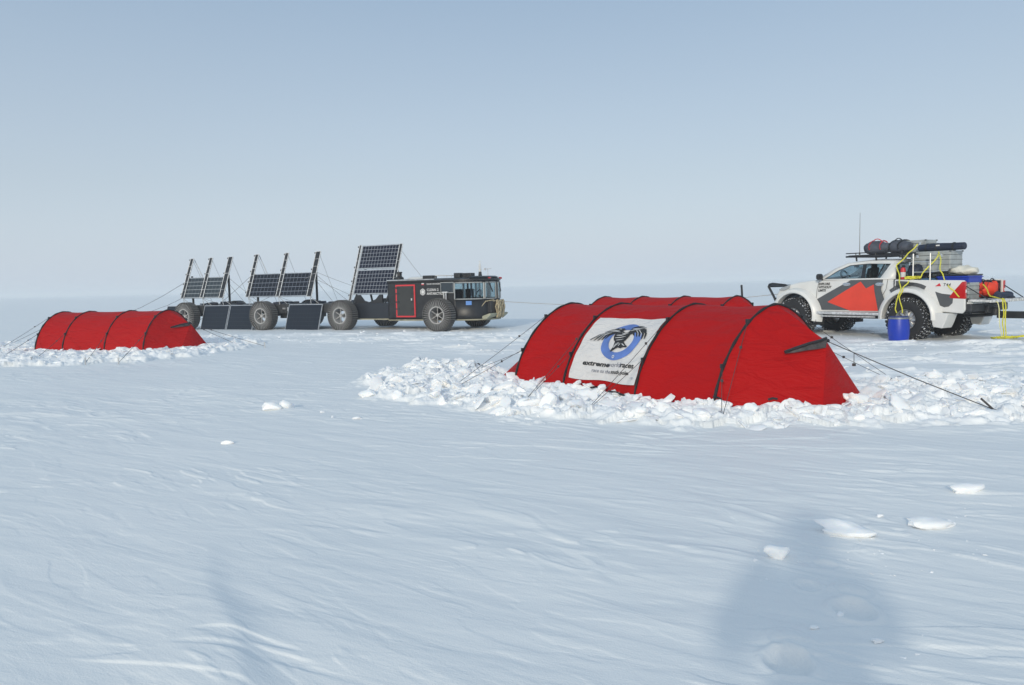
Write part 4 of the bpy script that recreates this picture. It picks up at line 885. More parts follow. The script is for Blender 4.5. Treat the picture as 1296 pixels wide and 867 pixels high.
# greenhouse
def gy(z, s): return s*(W-.055-(z-1.45)/.46*.17)
outer = [(2.66, 1.45), (2.14, 1.755), (1.80, 1.885), (1.2, 1.915), (.47, 1.89), (.40, 1.44), (.8, 1.44), (1.6, 1.44)]
inner = [(2.42, 1.475), (2.04, 1.70), (1.72, 1.825), (1.2, 1.85), (.60, 1.825), (.80, 1.475), (1.1, 1.475), (1.6, 1.475)]
for s in (1, -1):
    b = MB(); n = 8; vs = [(x, gy(z, s), z) for x, z in outer]+[(x, gy(z, s), z) for x, z in inner]
    b.add(vs, [(i, (i+1) % n, n+(i+1) % n, n+i) for i in range(n)]); b.build('cab_pillar', WHITE, tk, 30, solid=.035)
    g = MB(); g.add([(x, gy(z, s)-s*.004, z) for x, z in inner], [tuple(range(8))]); gw = g.build('window', GLASS, tk, 0)
    t = MB(); t.tube([(x, gy(z, s)+s*.004, z) for x, z in inner], .012, 5, closed=True); t.build('window_seal', BLACK, gw, 0)
    t = MB(); t.add([(1.34, gy(1.46, s), 1.46), (1.24, gy(1.46, s), 1.46), (1.27, gy(1.85, s), 1.855), (1.36, gy(1.85, s), 1.855)], [(0, 1, 2, 3)]); t.add([(.93, gy(1.46, s), 1.46), (.90, gy(1.46, s), 1.46), (.76, gy(1.84, s), 1.84), (.79, gy(1.84, s), 1.84)], [(0, 1, 2, 3)]); t.build('pillar_trim', BLACK, gw, 0, solid=.02)
b = MB(); rr = []
for x, z, h in ((1.86, 1.86, .0), (1.7, 1.915, .02), (1.2, 1.945, .03), (.7, 1.93, .03), (.45, 1.895, .01)): rr.append([(x, y, z+h*(1-(y/.72)**2)-.03*abs(y/.74)**6) for y in np.linspace(-.735, .735, 15)])
b.loft(rr, False, False); b.build('roof', WHITE, tk, 50, solid=.04, sflip=-1)
g = MB(); g.add([(2.66, -.82, 1.46), (2.66, .82, 1.46), (1.84, .68, 1.885), (1.84, -.68, 1.885)], [(0, 1, 2, 3)]); g.build('windscreen', GLASS, tk, 0)
g = MB(); g.add([(.405, -.78, 1.48), (.405, .78, 1.48), (.45, .66, 1.86), (.45, -.66, 1.86)], [(0, 1, 2, 3)]); g.build('rear_window', GLASS, tk, 0)
b = MB()
for y in (-.4, .4): b.bb(1.3, 1.75, y-.24, y+.24, 1.28, 1.40); b.box((1.28, y, 1.52), (.12, .46, .42), Matrix.Rotation(-.15, 3, 'Y')); b.box((1.24, y, 1.76), (.09, .24, .15)); b.box((.68, y, 1.47), (.14, .5, .34)); b.box((.66, y, 1.69), (.09, .22, .13))
b.bb(2.2, 2.55, -.75, .75, 1.36, 1.49); b.build('interior', RUBBER, tk, 0, bevel=.03)
b = MB(); b.tube([(2.08+.06*math.cos(a), .4+.17*math.sin(a), 1.53+.15*math.cos(a)) for a in np.linspace(0, 2*PI, 20)[:-1]], .016, 6, closed=True); b.tube([(2.08, .4, 1.53), (2.3, .4, 1.45)], .02, 5); b.build('steering_wheel', BLACK, tk)
b = MB(); b.box((1.95, .0, 1.77), (.03, .22, .07)); b.build('rear_view_mirror', BLACK, tk, 0)
for s in (1, -1):
    b = MB(); b.ell((2.44, s*1.04, 1.545), (.06, .11, .085), 12, 8, pw=.7); b.tube([(2.46, s*.88, 1.47), (2.45, s*.98, 1.51)], .025, 6); b.build('wing_mirror', BLACK, tk)
# seams, handles, decals on the side
sd = lambda x, z, s=1, off=.003: Vector((x, s*(wy(z, x)+off), z))
for s in (1, -1):
    for nm, seam in (('door_seam', [(2.58, .64), (2.62, .95), (2.60, 1.2), (2.56, 1.44)]), ('door_seam', [(1.36, .64), (1.36, 1.1), (1.33, 1.44)]), ('door_seam', [(.72, .66), (.76, .95), (.62, 1.2), (.60, 1.44)])):
        b = MB(); b.tube([sd(x, z, s, .0) for x, z in seam], .006, 4); b.build(nm, DARK, tk)
    b = MB(); b.bb(.395, .42, s*(W-.09), s*(W-.004), .63, 1.43); b.build('bed_gap', DARK, tk, 0)
    for x, z in ((1.72, 1.335), (.80, 1.325)):
        b = MB(); b.ell((x, s*(W-.01), z), (.115, .012, .045), 16, 8); ho = b.build('door_handle', CHROME, tk)
        b = MB(); b.box((x, s*(W+.018), z+.004), (.17, .02, .03)); b.build('grip', CHROME, ho, 0, bevel=.008)
def decal(name, pts, m, s=1, off=.004, par=None):
    # slice into horizontal strips so that the decal follows the body side
    from mathutils.geometry import tessellate_polygon
    P = [Vector((x, z, 0)) for x, z in pts]; tri = tessellate_polygon([P]); b = MB()
    for t in tri:
        a, c, d = [P[i] for i in t]; n = 6; V = {}
        for i in range(n+1):
            for j in range(n+1-i):
                q = a+(c-a)*i/n+(d-a)*j/n; V[(i, j)] = len(b.v); b.v.append(tuple(sd(q.x, q.y, s, off)))
        for i in range(n):
            for j in range(n-i):
                b.f.append((V[(i, j)], V[(i+1, j)], V[(i, j+1)])); b.m.append(0)
                if j < n-i-1: b.f.append((V[(i+1, j)], V[(i+1, j+1)], V[(i, j+1)])); b.m.append(0)
    return b.build(name, m, par or tk, 60)
def tq(px, py): p = TR.at(px, py, 'y', W); return (p.x, p.z)
for s in (1, -1):
    dk = decal('side_decal', [(2.64, .92), (1.62, 1.44), (.72, 1.44), (.75, 1.2), (.66, .95), (.72, .66), (2.46, .66)], GREY, s)
    decal('mountain_decal', [(2.27, .87), (1.33, 1.40), (1.16, 1.22), (.96, 1.32), (.82, .65), (1.60, .65)], REDD, s, .008, dk)
    decal('bed_decal', [(.36, 1.40), (.05, 1.38), (-.15, 1.31), (.20, 1.22), (.36, 1.24)], GREY, s)
    decal('bed_decal', [(-.62, 1.13), (-.78, 1.08), (-1.05, 1.05), (-1.03, .86), (-.95, .78), (-.84, .76), (-.74, .80)], GREY, s)
    decal('arch_decal', arc(0, CZ, .86, 52, 118, 8)+arc(0, CZ, .765, 118, 52, 8), GREY, s)
lw = lambda x0, z0: (lambda x, y: sd(x0-x, z0+y, 1, .005))
text('EXPLORE\nWITHOUT\nLIMITS', .082, 'lettering', INK, tk, lw(2.56, 1.325), .003, line=1.05)
text('T44', .10, 'lettering', INK, tk, lw(-.80, 1.255), .001, shear=.25, spacing=1.15)
b = MB(); b.add([sd(-.62, 1.255, 1, .005), sd(-.76, 1.255, 1, .005), sd(-.72, 1.33, 1, .005)], [(0, 1, 2)]); b.build('badge', REDP, tk, 0, fix=False)
# lights
for s in (1, -1):
    b = MB(); pts = [(-1.315, 1.36), (-1.24, 1.355), (-1.02, 1.10), (-.95, 1.0), (-.98, .97), (-1.315, .955)]
    b.prism(pts, s*(W-.066), s*(W+.008)); lo_ = b.build('tail_light', LIGHTR, tk, 0, bevel=.012)
    b = MB(); b.bb(-1.322, -1.30, s*(W-.06), s*(W-.01), 1.10, 1.17); b.build('reverse_lens', OFFW, lo_, 0)
    b = MB(); b.prism([(3.50, 1.34), (3.78, 1.27), (3.90, 1.20), (3.70, 1.19), (3.52, 1.25)], s*.60, s*.875); b.build('headlight', mat('lamp_glass', (.35, .37, .38), .1, coat=.5), tk, 0, bevel=.01)
b = MB(); b.bb(4.0, 4.07, -.55, .55, .85, 1.1); b.build('grille', BLACK, tk, 0, bevel=.01)
b = MB()
for s in (1, -1): b.tube([(3.80, s*.66, 1.33), (4.22, s*.72, 1.38), (4.33, s*.72, 1.36), (4.36, s*.72, 1.30), (4.18, s*.72, 1.02), (4.08, s*.7, .8)], .034, 8)
b.tube([(4.36, -.72, 1.31), (4.36, .72, 1.31)], .034, 8); b.tube([(4.14, -.72, .95), (4.14, .72, .95)], .03, 8); b.build('bull_bar', BLACK, tk)
b = MB(); b.bb(3.85, 4.12, -.85, .85, .55, .82); b.build('front_bumper', WHITE, tk, 0, bevel=.04)
b = MB(); b.bb(-1.42, -1.25, -.85, .85, .66, .83); b.bb(-1.50, -1.42, -.25, .25, .62, .78); b.build('rear_bumper', DARK, tk, 0, bevel=.02)
b = MB(); b.bb(-1.40, -1.30, -.84, .84, .835, .88); b.build('bumper_step', mat('scuffed_white', None), tk, 0, bevel=.01)
b = MB()
for s in (1, -1): b.bb(-1.2, 3.9, s*.38, s*.50, .58, .72)
b.bb(1.0, 2.6, -.35, .35, .42, .6); b.tube([(0, -.8, .42), (0, .8, .42)], .06, 10); b.tube([(WB, -.8, .42), (WB, .8, .42)], .06, 10); b.ell((0, 0, .42), (.17, .2, .16)); b.ell((WB, -.2, .42), (.15, .15, .14)); b.tube([(-.7, -.3, .5), (-1.3, -.35, .55)], .04, 8)
b.bb(.7, 2.5, -.88, .88, .57, .64); b.build('chassis', DARK, tk, 0)
for s in (1, -1):
    b = MB(); b.tube([(2.50, s*1.05, .585), (.62, s*1.05, .575)], .038, 8); b.tube([(2.40, s*1.02, .50), (.85, s*1.02, .50)], .02, 6)
    for x in (2.3, 1.5, .9): b.tube([(x, s*1.05, .57), (x, s*.5, .60)], .025, 6)
    b.build('side_step', STEEL, tk)
def at_wheel(cx, s):
    R1 = .515; c = Vector((cx, s*.90, .455)); w = MB(); hw = .225
    w.lathe([(.24, -hw+.03), (.30, -hw-.0), (.44, -hw+.0), (R1-.03, -hw+.03), (R1-.012, -hw+.07), (R1-.012, hw-.07), (R1-.03, hw-.03), (.44, hw), (.30, hw), (.24, hw-.03)], 48, c, 'y', close=True)
    wo = w.build('wheel', RUBBER, tk, 40)
    t = MB()
    for k in range(34):
        a = 2*PI*k/34; rm = Matrix.Rotation(-a, 3, 'Y')
        for q in range(4):
            rm2 = Matrix.Rotation(-a-(.09 if q % 2 else 0), 3, 'Y'); t.box(c+rm2 @ Vector((R1-.004, -hw+.06+q*.11, 0)), (.032, .085, .058), rm2 @ Matrix.Rotation(.35*(1 if q < 2 else -1), 3, 'X'))
        t.box(c+rm @ Vector((R1-.045, s*(hw-.012), 0)), (.05, .02, .04), rm); t.box(c+rm @ Vector((R1-.045, -s*(hw-.012), 0)), (.05, .02, .04), rm)
    t.build('tread', SNOWTYRE, wo, 0)
    r = MB(); r.lathe([(.245, -hw+.04), (.255, -hw+.0), (.235, -hw+.03), (.225, 0), (.235, hw-.03), (.255, hw), (.245, hw-.04)], 36, c, 'y', close=True)
    r.lathe([(.0001, s*(hw-.07)), (.06, s*(hw-.07)), (.07, s*(hw-.09)), (.10, s*(hw-.12)), (.225, s*(hw-.15)), (.225, s*(hw-.19))], 30, c, 'y')
    for k in range(8):
        a = 2*PI*k/8; rm = Matrix.Rotation(-a, 3, 'Y'); r.box(c+rm @ Vector((.155, s*(hw-.11), 0)), (.15, .05, .045), rm @ Matrix.Rotation(s*.25, 3, 'Z'))
    r.build('rim', mat('cast_alloy', (.5, .5, .5), .35, .8, var=.25, vscale=14), wo, 30)
for cx in (0, WB):
    for s in (1, -1): at_wheel(cx, s)
# roof rack and whip aerial
b = MB()
for y in (-.62, -.3, 0, .3, .62): b.bb(.05, 1.85, y-.025, y+.025, 2.06, 2.09)
for x in (.1, .45, .8, 1.15, 1.5, 1.8): b.bb(x-.03, x+.03, -.7, .7, 2.03, 2.06)
for y in (-.7, .7): b.bb(.02, 1.88, y-.02, y+.02, 2.03, 2.075); b.bb(.3, 1.88, y-.015, y+.015, 2.125, 2.15)
for x in (.35, 1.05, 1.6):
    for y in (-.68, .68): b.tube([(x, y, 2.04), (x, y*.97, 1.93)], .022, 6); b.tube([(x, y*1.03, 2.04), (x, y*1.03, 2.14)], .012, 5)
b.build('roof_rack', BLACK, tk, 0)
b = MB(); b.tube([(1.52, .66, 2.05), (1.52, .66, 2.55), (1.515, .66, 3.18)], [.012, .008, .005], 6); b.lathe([(.02, 2.05), (.02, 2.12), (.01, 2.16)], 8, (1.52, .66, 0)); b.build('whip_aerial', mat('aerial_grey', (.2, .2, .2), .5), tk)
# frame over the bed
b = MB()
for x in (.0, -.42):
    b.tube([(x, .80, 1.40), (x, .80, 2.05)], .018, 6); b.tube([(x, -.80, 1.40), (x, -.80, 1.60)], .018, 6); b.tube([(x, -.8, 1.60), (x, .8, 1.60)], .016, 6)
for z in (1.60, 1.85): b.tube([(.0, .80, z), (-.42, .80, z)], .014, 6)
b.tube([(.0, -.80, 1.6), (-.42, -.80, 1.6)], .014, 6)
b.build('bed_frame', ALU, tk)

# ---------------------------------------------------------------- cargo: things of their own, placed in the truck's frame
def T0(x, y, z): return TR.w((x, y, z))
def cargo(name, loc, rz, label, cat, group=None): return empty(name, T0(*loc), TR.rot+rz, label, cat, group)
def alu_case(loc, L, D, H, rz, label):
    r = cargo('aluminium_case', loc, rz, label, 'case', 'aluminium cases in the truck bed'); m_ = mat('case_aluminium', (.42, .44, .43), .45, .3, var=.12, vscale=5)
    b = MB(); b.bb(-L/2, L/2, -D/2, D/2, 0, H*.78); b.build('body', m_, r, 0, bevel=.012)
    b = MB(); b.bb(-L/2-.004, L/2+.004, -D/2-.004, D/2+.004, H*.79, H); b.build('lid', m_, r, 0, bevel=.012)
    b = MB()
    for z in (H*.3, H*.55): b.bb(-L/2-.005, L/2+.005, -D/2-.006, D/2+.006, z-.006, z+.006)
    for sx in (-1, 1):
        for sy in (-1, 1): b.bb(sx*L/2-.02, sx*L/2+.02, sy*D/2-.02, sy*D/2+.02, .0, .04); b.bb(sx*L/2-.02, sx*L/2+.02, sy*D/2-.02, sy*D/2+.02, H-.03, H+.005)
    b.build('edge_trim', mat('case_trim', (.16, .17, .17), .5, .5), r, 0, bevel=.004)
    for x in (-L*.3, L*.3):
        b = MB(); b.bb(x-.03, x+.03, D/2+.004, D/2+.02, H*.68, H*.86); b.bb(x-.03, x+.03, -D/2-.02, -D/2-.004, H*.68, H*.86); b.build('latch', CHROME, r, 0)
    b = MB(); b.bb(-L*.12, L*.1, D/2+.006, D/2+.009, H*.5, H*.58); b.build('label_plate', GREY, r, 0)
    return r
alu_case((.42, -.15, 1.99), .66, .50, .42, 0, 'upper aluminium case behind the grey duffel bags')
alu_case((-.22, .18, 1.63), .98, .56, .47, 0, 'large aluminium case under the dark rolled bag')
alu_case((-.12, -.45, 1.18), .8, .55, .44, 0, 'aluminium case low in the bed behind the bed frame')
alu_case((-1.02, .30, .93), .34, .5, .40, 0, 'small silver case at the open end of the bed beside the left tail light')
def duffel(loc, L, R1, R2, rz, label, seed, m_, sm, name='duffel_bag', group='duffel bags on the roof rack'):
    r = cargo(name, loc, rz, label, 'duffel bag', group); b = MB(); rd = random.Random(seed); rings = []
    for k in range(17):
        t = k/16; s_ = (math.sin(PI*(.06+.88*t)))**.32; ring = []
        for j in range(20):
            a = 2*PI*j/20; f = s_*(1+.10*math.sin(2*a+5*t+seed)+.07*math.sin(9*t+seed+a)+.03*math.sin(17*t-3*a)); ring.append(((t-.5)*L, R1*math.cos(a)*f, R2+R2*math.sin(a)*f*(1 if math.sin(a) > 0 else .97)+.01*rd.uniform(-1, 1)))
        rings.append(ring)
    b.loft(rings); b.build('bag_body', m_, r, 60)
    for x in (-L*.22, L*.2):
        b = MB(); b.strip([(x+.01*math.sin(a*5), R1*1.05*math.cos(a), R2+R2*1.07*math.sin(a)) for a in np.linspace(-.3, PI+.3, 14)], .035, .008, (1, 0, 0)); b.build('strap', sm, r)
    b = MB(); b.tube([(x, R1*.3, R2*1.95+.07*math.sin(PI*t)) for t, x in [(k/8, -L*.2+L*.4*k/8) for k in range(9)]], .012, 6); b.build('handle', sm, r)
    return r
duffel((1.27, .22, 2.09), .66, .25, .17, .15, 'slate grey duffel bag with red straps towards the front of the roof rack', 1, SLATE, REDP)
duffel((.74, .10, 2.09), .66, .25, .165, -.2, 'slate grey duffel bag touching the upper aluminium case on the roof rack', 2, SLATE, BLACK)
r = cargo('rolled_mat_bag', (-.42, .30, 2.10), 0, 'long dark rolled bag lying on top of the large aluminium case', 'rolled bag')
b = MB(); b.lathe([(.0001, -.56), (.07, -.56), (.088, -.54), (.09, -.2), (.10, 0), (.10, .2), (.085, .54), (.07, .56), (.0001, .56)], 18, (0, 0, .095), 'x'); b.build('roll', NAVY, r, 40)
for x in (-.3, .1, .35): b = MB(); b.lathe([(.102, x-.02), (.105, x), (.102, x+.02)], 18, (0, 0, .095), 'x', close=False); b.build('strap', BLACK, r, 40)
b = MB(); b.bb(.0, .09, .095, .1, .12, .15); b.build('tag', OFFW, r, 0)
r = cargo('sack', (-.90, .22, 1.525), .1, 'crumpled white sack lying on the blue crate lid', 'sack')
b = MB(); rings = []
for k in range(15):
    t = k/14; s_ = (math.sin(PI*(.05+.9*t)))**.45; rings.append([((t-.5)*.62, .22*math.cos(a)*s_*(1+.12*math.sin(4*a+7*t)), .085+(.085+.05*(1-t))*math.sin(a)*s_*(1+.22*math.sin(9*t+2*a)+.12*math.sin(19*t-3*a))) for a in np.linspace(0, 2*PI, 21)[:-1]])
b.loft(rings); b.build('cloth', SACK, r, 60)
def crate(loc, L, D, H, label, m_, lid=True):
    r = cargo('storage_crate', loc, 0, label, 'crate', 'blue plastic containers in the truck bed'); b = MB()
    b.loft([[(-L/2+.02, -D/2+.02, 0), (L/2-.02, -D/2+.02, 0), (L/2-.02, D/2-.02, 0), (-L/2+.02, D/2-.02, 0)], [(-L/2, -D/2, H), (L/2, -D/2, H), (L/2, D/2, H), (-L/2, D/2, H)]]); b.build('tub', m_, r, 0, bevel=.015)
    b = MB(); b.bb(-L/2-.015, L/2+.015, -D/2-.015, D/2+.015, H-.04, H-.015); b.build('rim', m_, r, 0, bevel=.006)
    if lid: b = MB(); b.bb(-L/2-.01, L/2+.01, -D/2-.01, D/2+.01, H+.002, H+.035); b.build('lid', BLACK, r, 0, bevel=.01)
    return r
crate((-.78, .16, 1.18), .76, .62, .31, 'bright blue plastic crate with a black lid under the white sack', BLUE)
b = MB(); b.bb(.0, 0, 0, 0, 0, 0)
cr_ = [o for o in bpy.data.objects if o.name.startswith('storage_crate')][-1]
def crate_print(x, y): return Vector((-x+.20, .3165-.02*(1-(y+.12)/.33)*.0, y+.10))
text('BW', .1, 'lettering', SNOWP, cr_, crate_print)
r = cargo('fuel_canister', (-.30, .66, 1.18), 0, 'dull blue canister left of the bright blue crate', 'canister')
b = MB(); b.bb(-.13, .13, -.14, .14, 0, .27); b.build('body', mat('dull_blue', (.03, .10, .2), .5), r, 0, bevel=.04)
b = MB(); b.lathe([(.03, .265), (.03, .31)], 12, (.05, 0, 0)); b.build('cap', BLACK, r)
r = cargo('fire_extinguisher', (.30, .72, 1.43), 0, 'small red fire extinguisher behind the cab on the bed edge', 'fire extinguisher')
b = MB(); b.lathe([(.055, 0), (.06, .01), (.06, .24), (.045, .285), (.02, .30)], 18); b.build('cylinder', REDP, r)
b = MB(); b.bb(-.05, .03, -.012, .012, .30, .35); b.tube([(.02, 0, .32), (.07, .02, .28), (.065, .02, .12)], .01, 6); b.build('valve', BLACK, r)
b = MB(); b.lathe([(.0615, .06), (.0615, .18)], 18); b.build('label_band', SNOWP, r)
duffel((-1.02, -.42, .95), .62, .2, .19, .35, 'bright orange-red bag at the open end of the bed', 5, ORANGE, BLACK, 'orange_bag', 'orange bags at the open end of the bed')
duffel((-1.05, -.12, 1.13), .34, .13, .12, 1.2, 'smaller orange-red bag wedged between blue crate and the big orange bag', 8, ORANGE, BLACK, 'orange_bag', 'orange bags at the open end of the bed')
duffel((-1.10, -.66, .95), .42, .14, .20, 1.3, 'upright orange-red bag against the far side of the open bed', 11, ORANGE, NAVY, 'orange_bag', 'orange bags at the open end of the bed')
r = cargo('jacket', (-1.52, -.42, .945), .2, 'dark navy jacket heaped on the lowered tailgate', 'jacket')
b = MB(); rings = []
for k in range(15):
    t = k/14; s_ = (math.sin(PI*(.04+.92*t)))**.6; rings.append([(.20*math.cos(a)*s_*(1+.16*math.sin(3*a+9*t)), (t-.5)*.95, max(0.002, .03+(.11+.045*math.sin(7*t+1)+.03*math.sin(15*t+2*a))*math.sin(a)*s_)) for a in np.linspace(0, 2*PI, 21)[:-1]])
b.loft(rings); b.build('cloth', NAVY, r, 60)
b = MB(); b.loft([[(.10+.05*math.cos(a)*q_, .1+.30*(t_/6)-.02*q_, .13+.05*math.sin(a)*q_-.012*t_) for a in np.linspace(0, 2*PI, 11)[:-1]] for t_, q_ in enumerate((.5, 1, 1.1, 1, .95, .9, .5))]); b.build('sleeve', NAVY, r, 60)
# things between cab and case
r = cargo('gear_bag', (.12, .35, 1.43), 0, 'black gear bag between the cab and the large aluminium case', 'bag')
b = MB(); b.ell((0, 0, .17), (.19, .3, .21), 16, 10, pw=.7, noise=.05, seed=4); b.build('body', NAVY, r, 60); b = MB(); b.tube([(-.1, .25, .3), (0, .3, .4), (.1, .25, .3)], .015, 6); b.build('handle', BLACK, r)

# straps
def strap(pts, label, w=.026, m_=YEL, group='yellow ratchet straps on the truck', bunch=None):
    P = [Vector(T0(*p)) for p in pts]; c = P[0]; b = MB(); fine = []
    for i in range(len(P)-1): fine += [P[i].lerp(P[i+1], t) for t in np.linspace(0, 1, 7)[:-1]]
    fine.append(P[-1]); fine = [p-c+Vector((.012*math.sin(k*.9), .01*math.cos(k*1.3), 0)) for k, p in enumerate(fine)]
    nrm = tuple(TR.ax['y']); b.strip(fine, w, .006, nrm)
    if bunch:
        rd = random.Random(bunch[1])
        for _ in range(bunch[0]):
            q = Vector(T0(*bunch[2]))-c; a0 = rd.uniform(0, 6); rr_ = rd.uniform(.06, bunch[3]); wv = [q+Vector((rr_*math.cos(a0+a)*bunch[5], rr_*math.sin(a0+a)*rd.uniform(.4, .9), bunch[4]*abs(math.sin(a*1.7+a0))+.01)) for a in np.linspace(0, 5.2, 14)]
            b.strip(wv, w, .006, (0, 0, 1) if rd.random() < .5 else nrm)
    o = b.build('ratchet_strap', m_, None, 60); o.location = c; tag(o, label, 'strap', group)
strap([(-.12, .82, 2.28), (.10, .90, 2.02), (.32, .97, 1.78), (.22, 1.0, 1.45), (.10, 1.17, 1.15), (.20, 1.2, .85), (.18, 1.2, .62)], 'yellow strap hanging down from the bed over the left rear wheel', bunch=(9, 3, (.0, .80, 1.42), .13, .07, 1.6))
strap([(-.02, 1.0, 1.40), (.06, 1.12, 1.22), (.12, 1.17, 1.0), (.02, 1.2, .62)], 'second yellow strap end crossing the long one over the rear wheel')
strap([(-.46, .52, 2.08), (-.52, .62, 1.98), (-.32, .90, 1.6), (-.24, .95, 1.45)], 'yellow strap forming the left leg of an inverted V over the case')
strap([(-.54, .60, 2.0), (-.70, .85, 1.62), (-.84, .92, 1.40)], 'yellow strap forming the right leg of an inverted V over the case')
strap([(-.80, .90, 1.39), (-1.0, .95, 1.2), (-1.20, .955, 1.0)], 'yellow strap lying across the left tail light')
strap([(-1.25, .0, 1.28), (-1.5, .15, 1.0), (-1.86, .35, .93), (-1.88, .36, .5), (-1.87, .34, .03)], 'yellow strap trailing from the bed over the tailgate to the snow', bunch=(7, 5, (-1.95, .45, .03), .22, .05, 1.4))
strap([(-1.80, .25, .95), (-1.87, .27, .9), (-1.90, .30, .45), (-1.93, .36, .04)], 'second yellow strap hanging beside the trailing one at the tailgate', bunch=(4, 9, (-2.0, -.35, .03), .22, .03, 2.))
strap([(-1.62, .78, .93), (-1.87, .60, .88), (-1.90, .56, .4), (-1.92, .52, .05)], 'thin faded strap hanging left of the yellow ones at the tailgate', .018, YELP)

# drawbar of a towed sled that leaves the picture
r = cargo('towing_drawbar', (-1.55, 0, 0), 0, 'long black square drawbar hitched behind the pickup, leaving the picture', 'drawbar')
b = MB(); b.bb(-3.6, -.05, -.08, .08, .49, .65); b.build('beam', BLACK, r, 0, bevel=.01)
b = MB(); b.lathe([(.09, .55), (.09, .70), (.05, .74)], 14, (0, 0, 0)); b.bb(-.1, .12, -.03, .03, .58, .64); b.build('coupling', DARK, r, 0)
b = MB(); b.tube([(-3.4, 0, .5), (-3.4, 0, .03)], .03, 8); b.lathe([(.12, .0), (.12, .03)], 12, (-3.4, 0, 0)); b.build('jack_leg', DARK, r, 0)

# blue barrel standing in front of the rear wheel
bp = T0(-.16, 1.66, 0); r = empty('barrel', (bp.x, bp.y, zg(bp)-.01), 0, 'blue plastic barrel standing in the snow beside the rear wheel', 'barrel')
b = MB(); b.lathe([(.0001, 0), (.195, 0), (.215, .02), (.225, .10), (.238, .2), (.24, .30), (.235, .42), (.222, .52), (.218, .56), (.19, .575), (.0001, .575)], 36); b.build('drum', BLUE, r, 40)
b = MB(); b.lathe([(.222, .535), (.232, .54), (.232, .575), (.222, .58)], 36, close=True); b.build('lid_ring', mat('dull_steel', (.25, .27, .3), .4, .6), r)
b = MB(); b.lathe([(.0001, .58), (.20, .58), (.20, .60), (.0001, .60)], 36); b.build('lid', mat('dark_blue_lid', (.01, .03, .2), .5), r)

# stick behind the rear tent
p = G(939, 384); p = Vector((p.x*.85, p.y*.85, 0)); 
d_ = 21.; dr = ray(939.5, 380); P = O_+dr*(d_/dr[1]); b = MB(); b.tube([(0, 0, -.1), (.0, 0, .9), (-.02, 0, 1.36)], .018, 6); r = empty('marker_pole', (P[0], P[1], 0), 0, 'short dark pole standing in the snow behind the rear tent', 'pole')
b.build('shaft', mat('pole_grey', (.07, .08, .1), .5), r); b = MB(); b.tube([(-.005, 0, 1.08), (-.022, 0, 1.38)], .028, 6); b.build('grip', BLACK, r)

# ---------------------------------------------------------------- the photographer, whose shadow falls into the picture
ph = empty('person', (0, -.42, zg((0, -.42))), 0, 'photographer in hooded parka holding a phone up with both hands', 'person')
def skin(name, chains, m_, sub=2):
    me = bpy.data.meshes.new(name); vs = []; es = []; rad = []
    idx = {}
    for ch in chains:
        prev = None
        for p, r in ch:
            k = tuple(round(c, 4) for c in p)
            if k not in idx: idx[k] = len(vs); vs.append(p); rad.append(r)
            if prev is not None: es.append((prev, idx[k]))
            prev = idx[k]
    me.from_pydata(vs, es, []); o = bpy.data.objects.new(name, me); COL.objects.link(o); o.parent = ph; o.modifiers.new('skin', 'SKIN')
    for i, sv in enumerate(me.skin_vertices[0].data): r = rad[i]; sv.radius = r if isinstance(r, tuple) else (r, r)
    me.skin_vertices[0].data[0].use_root = True; md = o.modifiers.new('s', 'SUBSURF'); md.levels = sub; md.render_levels = sub; me.materials.append(m_); o.modifiers['skin'].use_smooth_shade = True; return o
def arm(s): return [((0, 0, 1.36), (.16, .12)), ((s*.15, 0, 1.38), .085), ((s*.21, .0, 1.35), .08), ((s*.34, .10, 1.16), .065), ((s*.22, .26, 1.28), .05), ((s*.10, .36, 1.43), .038), ((s*.085, .375, 1.47), .028)]
SKINM = mat('skin', (.5, .3, .22), .5)
body = skin('body', [[((0, 0, .92), (.15, .11)), ((0, 0, 1.1), (.14, .1)), ((0, 0, 1.36), (.16, .11)), ((0, .0, 1.46), .06), ((0, .01, 1.54), .06), ((0, .02, 1.63), (.085, .10)), ((0, .01, 1.70), (.08, .095))], arm(1), arm(-1)]+
    [[((0, 0, .92), (.15, .11)), ((s*.09, 0, .85), .09), ((s*.11, .02, .50), .065), ((s*.12, 0, .12), .045), ((s*.12, .02, .05), .05), ((s*.125, .16, .03), .035)] for s in (1, -1)], SKINM)
PARKA = mat('parka_cloth', (.35, .05, .03), .8, bump=.5)
def armj(s): return [((0, 0, 1.34), (.22, .15)), ((s*.17, 0, 1.38), .12), ((s*.225, 0, 1.35), .115), ((s*.35, .10, 1.15), .105), ((s*.23, .26, 1.27), .085), ((s*.115, .345, 1.40), .06)]
skin('parka', [[((0, 0, .74), (.20, .17)), ((0, 0, .86), (.22, .18)), ((0, 0, 1.08), (.21, .165)), ((0, 0, 1.34), (.22, .15)), ((0, -.02, 1.47), .12)], armj(1), armj(-1)], PARKA)
skin('hood', [[((0, -.03, 1.48), (.14, .10)), ((0, -.045, 1.60), (.165, .12)), ((0, -.03, 1.72), (.15, .12)), ((0, -.01, 1.79), (.09, .08))]], PARKA)
